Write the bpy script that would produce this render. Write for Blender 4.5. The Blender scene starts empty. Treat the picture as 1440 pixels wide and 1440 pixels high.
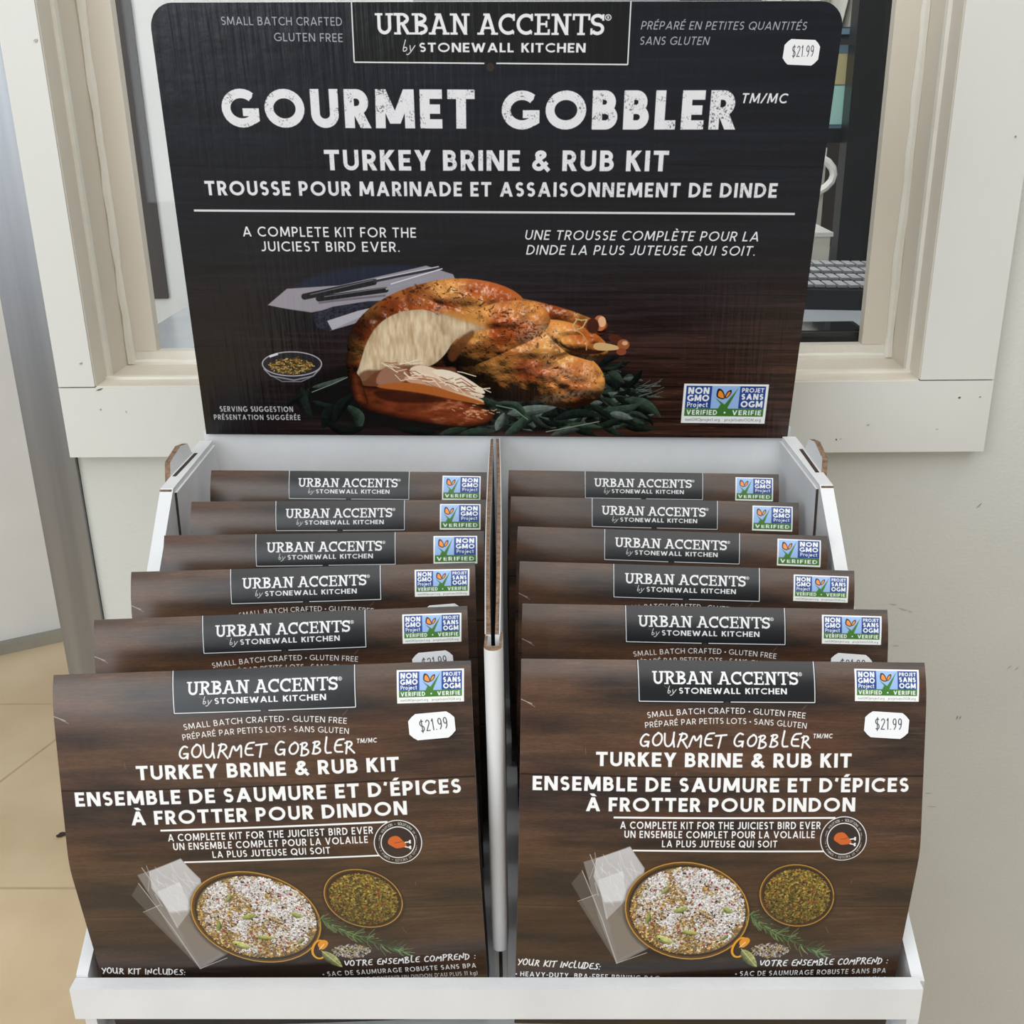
import bpy, bmesh, math
import numpy as np
from mathutils import Matrix, Vector

# ---------------------------------------------------------------- camera, world, lights, exposure
scene = bpy.context.scene
COL = scene.collection
cam_data = bpy.data.cameras.new('camera')
cam_data.sensor_width = 36.0
cam_data.lens = 36.0 * 1540 / 1440
cam_data.clip_start = 0.02
cam_data.dof.use_dof = False
cam = bpy.data.objects.new('camera', cam_data); COL.objects.link(cam)
CAM_R = Matrix(((0.99956031, 0.00501689, 0.02922352),
                (0.02544105, 0.36110718, -0.93217721),
                (-0.01522945, 0.93251082, 0.36082077)))
CAM_Z = 1.4                                   # eye height above the floor
cam.matrix_world = Matrix.Translation((0, 0, CAM_Z)) @ CAM_R.to_4x4()
scene.camera = cam

world = bpy.data.worlds.new('world'); scene.world = world
world.use_nodes = True
world.node_tree.nodes['Background'].inputs[0].default_value = (0.93, 0.97, 1.0, 1)
world.node_tree.nodes['Background'].inputs[1].default_value = 0.38

def area(name, loc, target, sx, sy, power, color):
    l = bpy.data.lights.new(name, 'AREA'); l.shape = 'RECTANGLE'; l.size = sx; l.size_y = sy
    l.energy = power; l.color = color
    o = bpy.data.objects.new(name, l); COL.objects.link(o)
    o.location = loc
    o.rotation_euler = (Vector(target) - Vector(loc)).to_track_quat('-Z', 'Y').to_euler()
    return o
area('shop_window_light', (-1.75, -1.75, 2.0), (-.1, .8, 1.15), 2.3, 2.1, 57, (0.90, 0.96, 1.0))
area('ceiling_light', (0.35, -0.25, 2.95), (0.1, .6, 0), 2.6, 2.6, 50, (1.0, 0.985, 0.965))
area('back_room_fill', (0.0, 1.36, 2.75), (0.0, 1.6, 1.0), 1.5, .2, 24, (0.95, 0.98, 1.0))  # unseen strip lamp, added to brighten the cabinet front behind the glass

scene.view_settings.view_transform = 'Standard'
scene.view_settings.look = 'None'
scene.view_settings.exposure = -0.1
scene.view_settings.gamma = 1.0
scene.view_settings.use_curve_mapping = False
# ---------------------------------------------------------------- printed artwork
# The flat print on the cards is computed here with numpy: strokes, polygons and noise.
import numpy as np
RNG = np.random.default_rng(7)

def lin(r, g, b):
    c = np.array([r, g, b]) / 255.0
    return np.where(c <= 0.04045, c / 12.92, ((c + 0.055) / 1.055) ** 2.4)

def noise2(h, w, cy, cx, seed):
    """smooth value noise with cells of cy x cx pixels"""
    r = np.random.default_rng(seed)
    gy, gx = int(h / cy) + 3, int(w / cx) + 3
    g = r.random((gy, gx))
    y = np.arange(h) / cy; x = np.arange(w) / cx
    iy, ix = y.astype(int), x.astype(int)
    fy, fx = (y - iy)[:, None], (x - ix)[None, :]
    fy = fy * fy * (3 - 2 * fy); fx = fx * fx * (3 - 2 * fx)
    a = g[iy][:, ix]; b = g[iy][:, ix + 1]; c = g[iy + 1][:, ix]; d = g[iy + 1][:, ix + 1]
    return (a * (1 - fx) + b * fx) * (1 - fy) + (c * (1 - fx) + d * fx) * fy

def fbm(h, w, cy, cx, seed, octv=4):
    out = np.zeros((h, w)); a = 1.0; t = 0
    for i in range(octv):
        out += a * noise2(h, w, max(cy, 1.7), max(cx, 1.7), seed + i * 17); t += a
        a *= 0.55; cy /= 2; cx /= 2
    return out / t

def homography(src, dst):
    A = []
    for (x, y), (u, v) in zip(src, dst):
        A.append([x, y, 1, 0, 0, 0, -u * x, -u * y, -u])
        A.append([0, 0, 0, x, y, 1, -v * x, -v * y, -v])
    return np.linalg.svd(np.array(A))[2][-1].reshape(3, 3)

class Sheet:
    """a printed sheet; T maps layout units to texture pixels"""
    def __init__(s, h, w, T):
        s.h, s.w, s.T = h, w, T
        s.img = np.zeros((h, w, 3))
    def box(s, x0, y0, x1, y1):
        return max(int(x0), 0), max(int(y0), 0), min(int(x1) + 2, s.w), min(int(y1) + 2, s.h)
    def blend(s, reg, alpha, col):
        x0, y0, x1, y1 = reg
        a = np.clip(alpha, 0, 1)[..., None]
        s.img[y0:y1, x0:x1] = s.img[y0:y1, x0:x1] * (1 - a) + np.asarray(col) * a
    def poly_sd(s, P, pad=2.0):
        """signed distance (pixels, <0 inside) to a polygon given in texture pixels"""
        P = np.asarray(P, float)
        reg = s.box(P[:, 0].min() - pad, P[:, 1].min() - pad, P[:, 0].max() + pad, P[:, 1].max() + pad)
        x0, y0, x1, y1 = reg
        if x1 <= x0 or y1 <= y0: return reg, None, None, None
        X, Y = np.meshgrid(np.arange(x0, x1) + .5, np.arange(y0, y1) + .5)
        d = np.full(X.shape, 1e9); ins = np.zeros(X.shape, bool)
        for (ax, ay), (bx, by) in zip(P, np.roll(P, -1, 0)):
            ex, ey = bx - ax, by - ay; L = ex * ex + ey * ey + 1e-9
            t = np.clip(((X - ax) * ex + (Y - ay) * ey) / L, 0, 1)
            d = np.minimum(d, (X - ax - t * ex) ** 2 + (Y - ay - t * ey) ** 2)
            c = (ay > Y) != (by > Y)
            if ay != by: ins ^= c & (X < ex * (Y - ay) / ey + ax)
        d = np.sqrt(d)
        return reg, np.where(ins, -d, d), X, Y
    def fill(s, pts, col, soft=1.0, tex=True, shade=None, a=1.0, smooth=False):
        P = np.array([s.T(*p) for p in pts]) if tex else np.array(pts)
        if smooth: P = rounded(P)
        reg, sd, X, Y = s.poly_sd(P, 2 + soft)
        if sd is None: return
        al = np.clip(.5 - sd / soft, 0, 1) * a
        c = shade(X, Y, sd) if shade else col
        s.blend(reg, al, c)
    def ellipse(s, cx, cy, rx, ry, rot=0, n=40):
        t = np.linspace(0, 2 * np.pi, n, endpoint=False); c, q = np.cos(rot), np.sin(rot)
        return [(cx + rx * np.cos(a) * c - ry * np.sin(a) * q, cy + rx * np.cos(a) * q + ry * np.sin(a) * c) for a in t]
    def stroke_alpha(s, strokes):
        """strokes: list of (texture points, half width, open0, open1); one union mask"""
        allp = np.concatenate([np.asarray(p[0]) for p in strokes]); hw = max(p[1] for p in strokes)
        reg = s.box(allp[:, 0].min() - hw - 2, allp[:, 1].min() - hw - 2, allp[:, 0].max() + hw + 2, allp[:, 1].max() + hw + 2)
        x0, y0, x1, y1 = reg
        if x1 <= x0 or y1 <= y0: return reg, None
        X, Y = np.meshgrid(np.arange(x0, x1) + .5, np.arange(y0, y1) + .5)
        D = np.full(X.shape, 1e9)
        for pts, hw, o0, o1 in strokes:
            pts = np.asarray(pts)
            keep = [0] + [i for i in range(1, len(pts)) if np.hypot(*(pts[i] - pts[i - 1])) > 1e-3]
            pts = pts[keep] if len(keep) > 1 else np.stack([pts[0], pts[0] + [.01, 0]]); n = len(pts) - 1
            for i in range(n):
                ax, ay = pts[i]; bx, by = pts[i + 1]; L = np.hypot(bx - ax, by - ay) + 1e-9
                tx, ty = (bx - ax) / L, (by - ay) / L
                u = (X - ax) * tx + (Y - ay) * ty; v = np.abs(-(X - ax) * ty + (Y - ay) * tx)
                b0, b1 = (i == 0 and o0), (i == n - 1 and o1)
                du = np.maximum(np.maximum(-u, u - L), 0)
                cap = np.hypot(du, v) - hw
                if b0: cap = np.where(u < 0, np.maximum(-u, v - hw), cap)
                if b1: cap = np.where(u > L, np.maximum(u - L, v - hw), cap)
                D = np.minimum(D, cap)
        return reg, D
    def stroke(s, pts, wid, col, butt=True, a=1.0, soft=1.0):
        P = [s.T(*p) for p in pts]
        k = s.scale_at(*pts[0])
        reg, D = s.stroke_alpha([(P, wid * k / 2, butt, butt)])
        if D is not None: s.blend(reg, np.clip(.5 - D / soft, 0, 1) * a, col)
    def scale_at(s, x, y):
        p = np.array(s.T(x, y)); q = np.array(s.T(x + 1, y)); return np.hypot(*(q - p))
    # ---- text
    def text(s, txt, x0, x1, y0, y1, cap, w=.15, font='sans', col=None, slant=0, bow=0, gap=.2, rough=0, jig=0, a=1.0, space=.22):
        A = np.array(s.T(x0, y0)); B = np.array(s.T(x1, y1)); Cc = np.array(s.T((x0 + x1) / 2, (y0 + y1) / 2 - cap))
        L = np.hypot(*(B - A)); e = (B - A) / L; n = np.array([e[1], -e[0]])
        H = abs(np.dot(Cc - (A + B) / 2, n)) if cap > 0 else 1
        bowp = bow * H
        gl = [glyph(c, w, font) if c != ' ' else None for c in txt]
        nat = sum((g[1] if g else space) for g in gl) + gap * (len(txt) - 1)
        k = L / (nat * H); rj = np.random.default_rng(len(txt))
        pen = 0.0
        if col is None: col = WHITE
        for g in gl:
            adv = g[1] if g else space
            if g:
                mid = (pen + adv / 2) * k * H / L
                off = bowp * (1 - (2 * mid - 1) ** 2)
                th = -np.arctan2(bowp * 4 * (1 - 2 * mid), L) if bow else 0
                th2 = th + (rj.normal() * jig if jig else 0)
                sc = 1 + (rj.normal() * jig * 1.2 if jig else 0)
                org = A + e * ((pen + adv / 2) * k * H) + n * (off + (rj.normal() * jig * H * .6 if jig else 0))
                c_, s_ = np.cos(th2), np.sin(th2)
                ex = e * c_ - n * s_ * -1 * -1; ny = n * c_ + e * s_
                ex = e * c_ - n * s_
                def tp(p, ex=ex, ny=ny, org=org, adv=adv, sc=sc):
                    return org + ex * ((p[0] - adv / 2) * k + slant * p[1]) * H * sc + ny * p[1] * H * sc
                st, po = [], []
                for pr in g[0]:
                    if pr[0] == 's': st.append(([tp(q) for q in pr[1]], H * (pr[4] if len(pr) > 4 else w) / 2, pr[2], pr[3]))
                    else: po.append([tp(q) for q in pr[1]])
                allp = np.array([q for t in st for q in t[0]] + [q for t in po for q in t])
                if not len(allp):
                    pen += adv + gap; continue
                hw = H * w / 2 + 2
                reg = s.box(allp[:, 0].min() - hw, allp[:, 1].min() - hw, allp[:, 0].max() + hw, allp[:, 1].max() + hw)
                X0, Y0, X1, Y1 = reg
                if X1 > X0 and Y1 > Y0:
                    al = np.zeros((Y1 - Y0, X1 - X0))
                    for t in st:
                        r, D = s.stroke_alpha([t])
                        if D is not None: put(al, reg, r, np.clip(.5 - D, 0, 1))
                    for t in po:
                        r, sd, _, _ = s.poly_sd(t)
                        if sd is not None: put(al, reg, r, np.clip(.5 - sd, 0, 1))
                    if rough:
                        r2 = ROUGH[Y0:Y1, X0:X1]
                        al = al * np.clip(1 - rough * r2, .1, 1)
                    s.blend(reg, al * a, col)
            pen += adv + gap

def put(al, reg, r, v):
    ox, oy = r[0] - reg[0], r[1] - reg[1]
    sx0, sy0 = max(0, -ox), max(0, -oy)
    h = min(v.shape[0], al.shape[0] - oy); w = min(v.shape[1], al.shape[1] - ox)
    if h <= sy0 or w <= sx0: return
    t = al[oy + sy0:oy + h, ox + sx0:ox + w]
    np.maximum(t, v[sy0:h, sx0:w], out=t)

def rounded(P, it=2):
    P = np.asarray(P, float)
    for _ in range(it):
        Q = np.roll(P, -1, 0)
        P = np.stack([P * .75 + Q * .25, P * .25 + Q * .75], 1).reshape(-1, 2)
    return P

WHITE = lin(236, 236, 238)
ROUGH = None

def arc(cx, cy, rx, ry, a0, a1, n=12):
    t = np.radians(np.linspace(a0, a1, n))
    return [(cx + rx * np.cos(v), cy + ry * np.sin(v)) for v in t]

def glyph(c, w, font):
    if font == 'serif': return slab(c, w)
    h = w / 2; P = []
    def s(pts, o0=True, o1=True): P.append(('s', pts, o0, o1))
    def r(x0, y0, x1, y1): P.append(('p', [(x0, y0), (x1, y0), (x1, y1), (x0, y1)]))
    def d(x0, y0, x1, y1):
        L = np.hypot(x1 - x0, y1 - y0); q = h * L / abs(y1 - y0)
        P.append(('p', [(x0 - q, y0), (x0 + q, y0), (x1 + q, y1), (x1 - q, y1)]))
    hand = font == 'hand'
    if hand:
        return hand_glyph(c, w)
    acc = None
    if c in 'ÉÈÀÊ': acc = c; c = {'É': 'E', 'È': 'E', 'À': 'A', 'Ê': 'E'}[c]
    if c == 'A':
        a = .86; q = h * 1.1; d(q, 0, a / 2, 1); d(a - q, 0, a / 2, 1); r(.2, .22, a - .2, .22 + w)
    elif c == 'B':
        a = .6; r(0, 0, w, 1); m = .52; rb = (m + h * .0) / 2
        s([(h, 1 - h), (a - .3, 1 - h)] + arc(a - .3, (1 - h + m) / 2, .3 - h - .03, (1 - h - m) / 2, 90, -90) + [(h, m)])
        s([(h, m), (a - .28, m)] + arc(a - .28, (m + h) / 2, .28 - h + .02, (m - h) / 2, 90, -90) + [(h, h)])
        a = .62
    elif c == 'C':
        a = .82; s(arc(.5, .5, .5 - h, .5 - h, 47, 313, 20))
    elif c == 'D':
        a = .76; r(0, 0, w, 1); s([(h, 1 - h), (.28, 1 - h)] + arc(.28, .5, a - h - .28, .5 - h, 90, -90, 16) + [(h, h)])
    elif c == 'E':
        a = .54; r(0, 0, w, 1); r(0, 0, a, w); r(0, 1 - w, a, 1); r(0, .5 - h, a - .05, .5 + h)
    elif c == 'F':
        a = .52; r(0, 0, w, 1); r(0, 1 - w, a, 1); r(0, .47 - h, a - .05, .47 + h)
    elif c == 'G':
        a = .92; s(arc(.5, .5, .5 - h, .5 - h, 48, 312, 20), True, True); P.append(('p', [(a - w, .5), (a, .5), (a, .17), (a - .12, .095), (a - w, .22)])); r(.52, .5 - w * .85, a, .5)
    elif c == 'H':
        a = .72; r(0, 0, w, 1); r(a - w, 0, a, 1); r(0, .5 - h, a, .5 + h)
    elif c == 'I':
        a = w; r(0, 0, w, 1)
    elif c == 'J':
        a = .42; s([(a - h, 1), (a - h, .3)] + arc(a - .3, .3, .3 - h, .3 - h, 0, -120))
    elif c == 'K':
        a = .66; r(0, 0, w, 1); d(.12, .42, a - h * 1.3, 1); d(a - h * 1.1, 0, .28, .56)
    elif c == 'L':
        a = .5; r(0, 0, w, 1); r(0, 0, a, w)
    elif c == 'M':
        a = .96; d(h, 0, .12, 1) if w < .2 else d(h, 0, .14, 1); d(a - h, 0, a - .13, 1); d(a / 2, .12, .14, 1); d(a / 2, .12, a - .14, 1)
    elif c == 'N':
        a = .76; r(0, 0, w, 1); r(a - w, 0, a, 1); d(a - h * 1.25, 0, h * 1.25, 1)
    elif c == 'O':
        a = 1.0; s(arc(.5, .5, .5 - h, .5 - h, 0, 360, 26), False, False)
    elif c == 'P':
        a = .6; r(0, 0, w, 1); s([(h, 1 - h), (.3, 1 - h)] + arc(.3, (1 - h + .43) / 2, a - .3 - h, (1 - h - .43) / 2, 90, -90) + [(h, .43)])
    elif c == 'Q':
        a = 1.0; s(arc(.5, .5, .5 - h, .5 - h, 0, 360, 26), False, False); s([(.55, .32), (.93, -.04)])
    elif c == 'R':
        a = .62; r(0, 0, w, 1); s([(h, 1 - h), (.3, 1 - h)] + arc(.3, (1 - h + .45) / 2, a - .32 - h, (1 - h - .45) / 2, 90, -90) + [(h, .45)])
        d(a - h * .9, 0, .3, .48)
    elif c == 'S':
        a = .56; m = .51; x = a / 2
        s(arc(x, (1 - h + m) / 2, x - h, (1 - h - m) / 2, 38, 255, 14) + arc(x, (m + h) / 2, x - h, (m - h) / 2, 75, -142, 14))
    elif c == 'T':
        a = .66; r(0, 1 - w, a, 1); r(a / 2 - h, 0, a / 2 + h, 1)
    elif c == 'U':
        a = .7; s([(h, 1), (h, .36)] + arc(a / 2, .36, a / 2 - h, .36 - h, 180, 360, 14) + [(a - h, 1)])
    elif c == 'V':
        a = .82; q = h * 1.1; d(a / 2, 0, q, 1); d(a / 2, 0, a - q, 1)
    elif c == 'W':
        a = 1.16; q = h * 1.1; d(.34, 0, q, 1); d(.34, 0, .58, .92); d(a - .34, 0, .58, .92); d(a - .34, 0, a - q, 1)
    elif c == 'X':
        a = .7; d(h, 0, a - h, 1); d(a - h, 0, h, 1)
    elif c == 'Y':
        a = .72; d(a / 2, .42, h * 1.1, 1); d(a / 2, .42, a - h * 1.1, 1); r(a / 2 - h, 0, a / 2 + h, .5)
    elif c == 'Z':
        a = .62; r(0, 0, a, w); r(0, 1 - w, a, 1); d(h, 0, a - h, 1)
    elif c == '&':
        a = .8; s([(.74, .0), (.24, .62)] + arc(.38, .78, .19 - h * .3, .22 - h, 215, -60, 10) + arc(.3, .28, .3 - h, .28 - h, 140, 300, 10) + [(.66, .42)])
    elif c in '.•·,’\'':
        a = w * 1.1
        if c == '.': s([(h, h), (h + .01, h)], False, False)
        elif c == ',': s([(h, h), (h * .4, -h * 1.4)], False, False)
        elif c == '•': a = .16; P.append(('s', [(.08, .42), (.1, .42)], False, False, .26))
        else: s([(h * 1.2, 1), (h * .7, .76)])
    elif c == '/':
        a = .42; d(.02, 0, .4, 1)
    elif c == '-': a = .3; r(0, .36, a, .36 + w)
    elif c == '(': a = .25; s(arc(.42, .45, .34, .62, 125, 235))
    elif c == ')': a = .25; s(arc(-.17, .45, .34, .62, -55, 55))
    elif c == '1': a = .3; s([(.04, .8), (.2, 1), (.2, 0)])
    elif c == '2': a = .5; s(arc(.25, .74, .25 - h, .26 - h, 170, -30, 10) + [(.03, h), (.5, h)])
    elif c == '9': a = .5; s(arc(.25, .7, .24 - h, .3 - h, 0, 360, 16) + [(.49 - h, .6), (.4, .25), (.2, 0)])
    elif c == '$':
        g = glyph('S', w, 'sans'); return g[0] + [('s', [(.28, -.1), (.28, 1.1)], True, True)], g[1]
    elif c == ':': a = w; s([(h, .1), (h, .12)], False, False); s([(h, .6), (h, .62)], False, False)
    # lower case, x height .68
    elif c in 'oecagpdqbnrstjk':
        x = .34; a = .62; R = .31 - h; Ry = .34 - h
        if c == 'o': s(arc(.31, .34, R, Ry, 0, 360, 16), False, False)
        if c == 'c': s(arc(.31, .34, R, Ry, 45, 315)); a = .54
        if c == 'e': s([(.02, .36), (.6, .36)]); s(arc(.31, .34, R, Ry, 0, 310))
        if c in 'agqd':
            s(arc(.31, .34, R, Ry, 0, 360, 16), False, False); s([(.62 - h, .68), (.62 - h, 0)])
            if c == 'g': s([(.62 - h, .1), (.6 - h, -.18), (.36, -.3), (.08, -.22)])
        if c == 'p': s(arc(.31, .34, R, Ry, 0, 360, 16), False, False); s([(h, .68), (h, -.3)])
        if c == 'n': a = .56; s([(h, .68), (h, 0)]); s([(h, .4), (.15, .62), (.38, .64), (.56 - h, .4), (.56 - h, 0)])
        if c == 'r': a = .36; s([(h, .68), (h, 0)]); s([(h, .4), (.16, .6), (.36, .63)])
        if c == 's': a = .44; s([(.4, .58), (.2, .64), (.08, .5), (.36, .22), (.22, .04), (.03, .1)])
        if c == 't': a = .38; s([(.16, .95), (.16, .15), (.36, .05)]); s([(0, .64), (.36, .64)])
        if c == 'k': a = .52; s([(h, 1), (h, 0)]); s([(.46, .66), (.1, .3), (.5, 0)])
        if c == 'j': a = .26; s([(.2, .68), (.2, -.12), (.1, -.28), (-.06, -.26)]); s([(.2, .92), (.2, .96)], False, False)
    else:
        a = .5
    if acc:
        m = a / 2 + .02
        if acc == 'É': d(m - .04, 1.08, m + .1, 1.27)
        elif acc == 'È' or acc == 'À': d(m + .06, 1.08, m - .1, 1.27)
    return P, a

def slab(c, w):
    """slab serif capitals"""
    h = w / 2; t = .105; P = []
    def s(pts, o0=True, o1=True, ww=None): P.append(('s', pts, o0, o1) + ((ww,) if ww else ()))
    def r(x0, y0, x1, y1): P.append(('p', [(x0, y0), (x1, y0), (x1, y1), (x0, y1)]))
    def d(x0, y0, x1, y1, f=1.0):
        L = np.hypot(x1 - x0, y1 - y0); q = f * h * L / abs(y1 - y0)
        P.append(('p', [(x0 - q, y0), (x0 + q, y0), (x1 + q, y1), (x1 - q, y1)]))
    def foot(x, y, k=.15):
        y0 = 0 if y == 0 else 1 - t
        r(x - k, y0, x + k, y0 + t)
    if c == 'U':
        a = .92; x0, x1 = .2, .72; s([(x0, 1), (x0, .36)] + arc((x0 + x1) / 2, .36, (x1 - x0) / 2, .36 - h, 180, 360, 14) + [(x1, 1)]); foot(x0, 1, .19); foot(x1, 1, .19)
    elif c == 'R':
        a = .86; r(.14, 0, .14 + w, 1); s([(0, 1 - t / 2), (.42, 1 - t / 2)] + arc(.42, .74, .24, .26 - t / 2, 90, -90) + [(.2, .48)], True, True, t * 1.2)
        s(arc(.42, .74, .24, .26 - h, 70, -70)); d(.7, 0, .42, .5); foot(.16, 0, .17); r(.62, 0, .88, t)
    elif c == 'B':
        a = .8; r(.14, 0, .14 + w, 1); s([(0, 1 - t / 2), (.42, 1 - t / 2)], True, True, t); s([(0, t / 2), (.42, t / 2)], True, True, t)
        s([(.4, 1 - t / 2)] + arc(.42, .75, .22, .25 - h, 80, -80) + [(.2, .52)]); s([(.2, .52)] + arc(.44, .27, .25, .27 - h, 80, -80) + [(.4, t / 2)])
    elif c == 'A':
        a = 1.02; d(.2, .05, .5, 1); d(.82, .05, .52, 1); r(.28, .27, .74, .27 + t); foot(.17, 0, .17); foot(.85, 0, .17); r(.3, 1 - t, .6, 1)
    elif c == 'N':
        a = 1.02; r(.16, 0, .16 + w * .9, 1); r(.84 - w * .9, 0, .84, 1); d(.78, 0, .24, 1); foot(.2, 0, .18); foot(.78, 1, .2); r(.0, 1 - t, .3, 1)
    elif c == 'C':
        a = .86; s(arc(.48, .5, .48 - h, .5 - h, 50, 312, 20)); r(.7, .66, .7 + t, .99); r(.72, .02, .72 + t * .4, .2)
    elif c == 'E':
        a = .8; r(.13, 0, .13 + w, 1); r(0, 0, .76, t); r(0, 1 - t, .74, 1); r(.2, .46, .56, .46 + t); r(.76 - t, 0, .76, .28); r(.74 - t, .74, .74, 1); r(.54, .36, .54 + t * .9, .66)
    elif c == 'T':
        a = .86; r(.43 - h, 0, .43 + h, 1); r(0, 1 - t, .86, 1); r(0, .7, t, 1); r(.86 - t, .7, .86, 1); foot(.43, 0, .19)
    elif c == 'S':
        a = .68; m = .51; x = a / 2
        s(arc(x, (1 - h + m) / 2, x - h, (1 - h - m) / 2, 30, 255, 14) + arc(x, (m + h) / 2, x - h, (m - h) / 2, 75, -150, 14)); r(a - t - .02, .68, a - .02, .98); r(.0, .02, t, .32)
    else:
        a = .5
    return P, a

def hand_glyph(c, w):
    """marker handwriting, round ended"""
    D = {
     'G': ([[(.62, .86), (.4, 1), (.12, .7), (.05, .3), (.25, .02), (.55, .08), (.66, .36), (.38, .38)], [(.66, .36), (.62, -.02)]], .72),
     'O': ([[(.4, .96), (.12, .75), (.05, .35), (.25, .04), (.55, .12), (.68, .5), (.58, .86), (.34, .96)]], .72),
     'U': ([[(.06, .95), (.08, .3), (.25, .03), (.5, .12), (.62, .5), (.64, .98)], [(.62, .5), (.7, .0)]], .76),
     'R': ([[(.12, 0), (.16, .98)], [(.02, .86), (.35, 1), (.55, .78), (.4, .55), (.14, .45)], [(.3, .48), (.72, .0)]], .74),
     'M': ([[(.02, .02), (.22, .95), (.42, .3), (.72, 1.02), (.78, 0)]], .84),
     'E': ([[(.55, .96), (.1, .88), (.08, .05), (.6, .08)], [(.1, .5), (.45, .54)]], .62),
     'T': ([[(.0, .88), (.72, .98)], [(.38, .94), (.34, 0)]], .72),
     'B': ([[(.1, .02), (.14, .95)], [(.02, .86), (.36, 1), (.5, .78), (.14, .52), (.5, .45), (.6, .2), (.36, .0), (.06, .03)]], .66),
     'L': ([[(.12, 1.2), (.1, .06), (.5, .1)]], .54),
     'l': ([[(.08, 1.1), (.06, 0)]], .2),
     'Y': ([[(.04, .98), (.32, .52)], [(.66, 1), (.2, 0)]], .66),
     'K': ([[(.1, .98), (.08, 0)], [(.6, .95), (.1, .42), (.66, .02)]], .68),
     'I': ([[(.1, .96), (.08, .02)]], .2),
     'N': ([[(.06, 0), (.1, .95), (.55, .04), (.62, 1)]], .68),
     'C': ([[(.6, .84), (.38, .98), (.08, .6), (.12, .15), (.4, .02), (.62, .14)]], .66),
     'D': ([[(.1, .02), (.12, .95)], [(.02, .92), (.42, .9), (.64, .5), (.42, .08), (.06, .02)]], .7),
     'S': ([[(.55, .88), (.3, .98), (.1, .74), (.5, .38), (.4, .06), (.04, .1)]], .58),
     'V': ([[(.02, .95), (.3, .02), (.62, .98)]], .66),
     'P': ([[(.12, 0), (.14, .95)], [(.02, .88), (.4, .98), (.56, .72), (.36, .48), (.14, .46)]], .62),
     ':': ([[(.06, .12), (.07, .1)], [(.07, .6), (.08, .58)]], .14),
     'b': ([[(.12, 1.25), (.08, .05), (.3, .0), (.46, .25), (.3, .5), (.1, .36)]], .5),
     'y': ([[(.05, .66), (.2, .1), (.26, .08)], [(.5, .66), (.22, -.1), (.05, -.35), (-.08, -.3)]], .5),
    }
    st, a = D.get(c, ([[(.1, 0), (.1, 1)]], .3))
    return [('s', smooth_open(q), False, False) for q in st], a

def smooth_open(q):
    P = np.array(q, float)
    if len(P) < 3: return [tuple(p) for p in P]
    for _ in range(2):
        Q = [P[0]]
        for i in range(len(P) - 1):
            Q += [P[i] * .75 + P[i + 1] * .25, P[i] * .25 + P[i + 1] * .75]
        P = np.array(Q + [P[-1]])
    return [tuple(p) for p in P]

def lensleaf(s, x0, y0, x1, y1, wd, col, curve=.15):
    """one sage leaf with a midrib, light on its upper half"""
    A = np.array(s.T(x0, y0)); B = np.array(s.T(x1, y1)); e = B - A; L = np.hypot(*e); n = np.array([-e[1], e[0]]) / L
    k = s.scale_at(x0, y0) * wd
    t = np.linspace(0, 1, 12)
    mid = [A + e * u + n * curve * L * np.sin(np.pi * u) for u in t]
    wv = k * np.sin(np.pi * t ** .85) ** .8
    P = [m + n * q for m, q in zip(mid, wv)] + [m - n * q for m, q in zip(mid[::-1], wv[::-1])][1:-1]
    reg, sd, X, Y = s.poly_sd(P)
    if sd is None: return
    up = (X - A[0]) * n[0] + (Y - A[1]) * n[1]
    u = ((X - A[0]) * e[0] + (Y - A[1]) * e[1]) / L ** 2
    cen = curve * L * np.sin(np.pi * np.clip(u, 0, 1))
    side = (up - cen) / (k + 1e-6) * (1 if n[1] > 0 else -1)
    if not hasattr(s, 'mottle'): s.mottle = noise2(s.h, s.w, 9, 9, 5)
    sh = np.clip(.7 - .6 * side, .12, 1.4) * (.7 + .6 * s.mottle[reg[1]:reg[3], reg[0]:reg[2]])
    sh *= 1 + .35 * np.exp(-(side / .12) ** 2)
    s.blend(reg, np.clip(.5 - sd, 0, 1), np.asarray(col) * sh[..., None])

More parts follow.
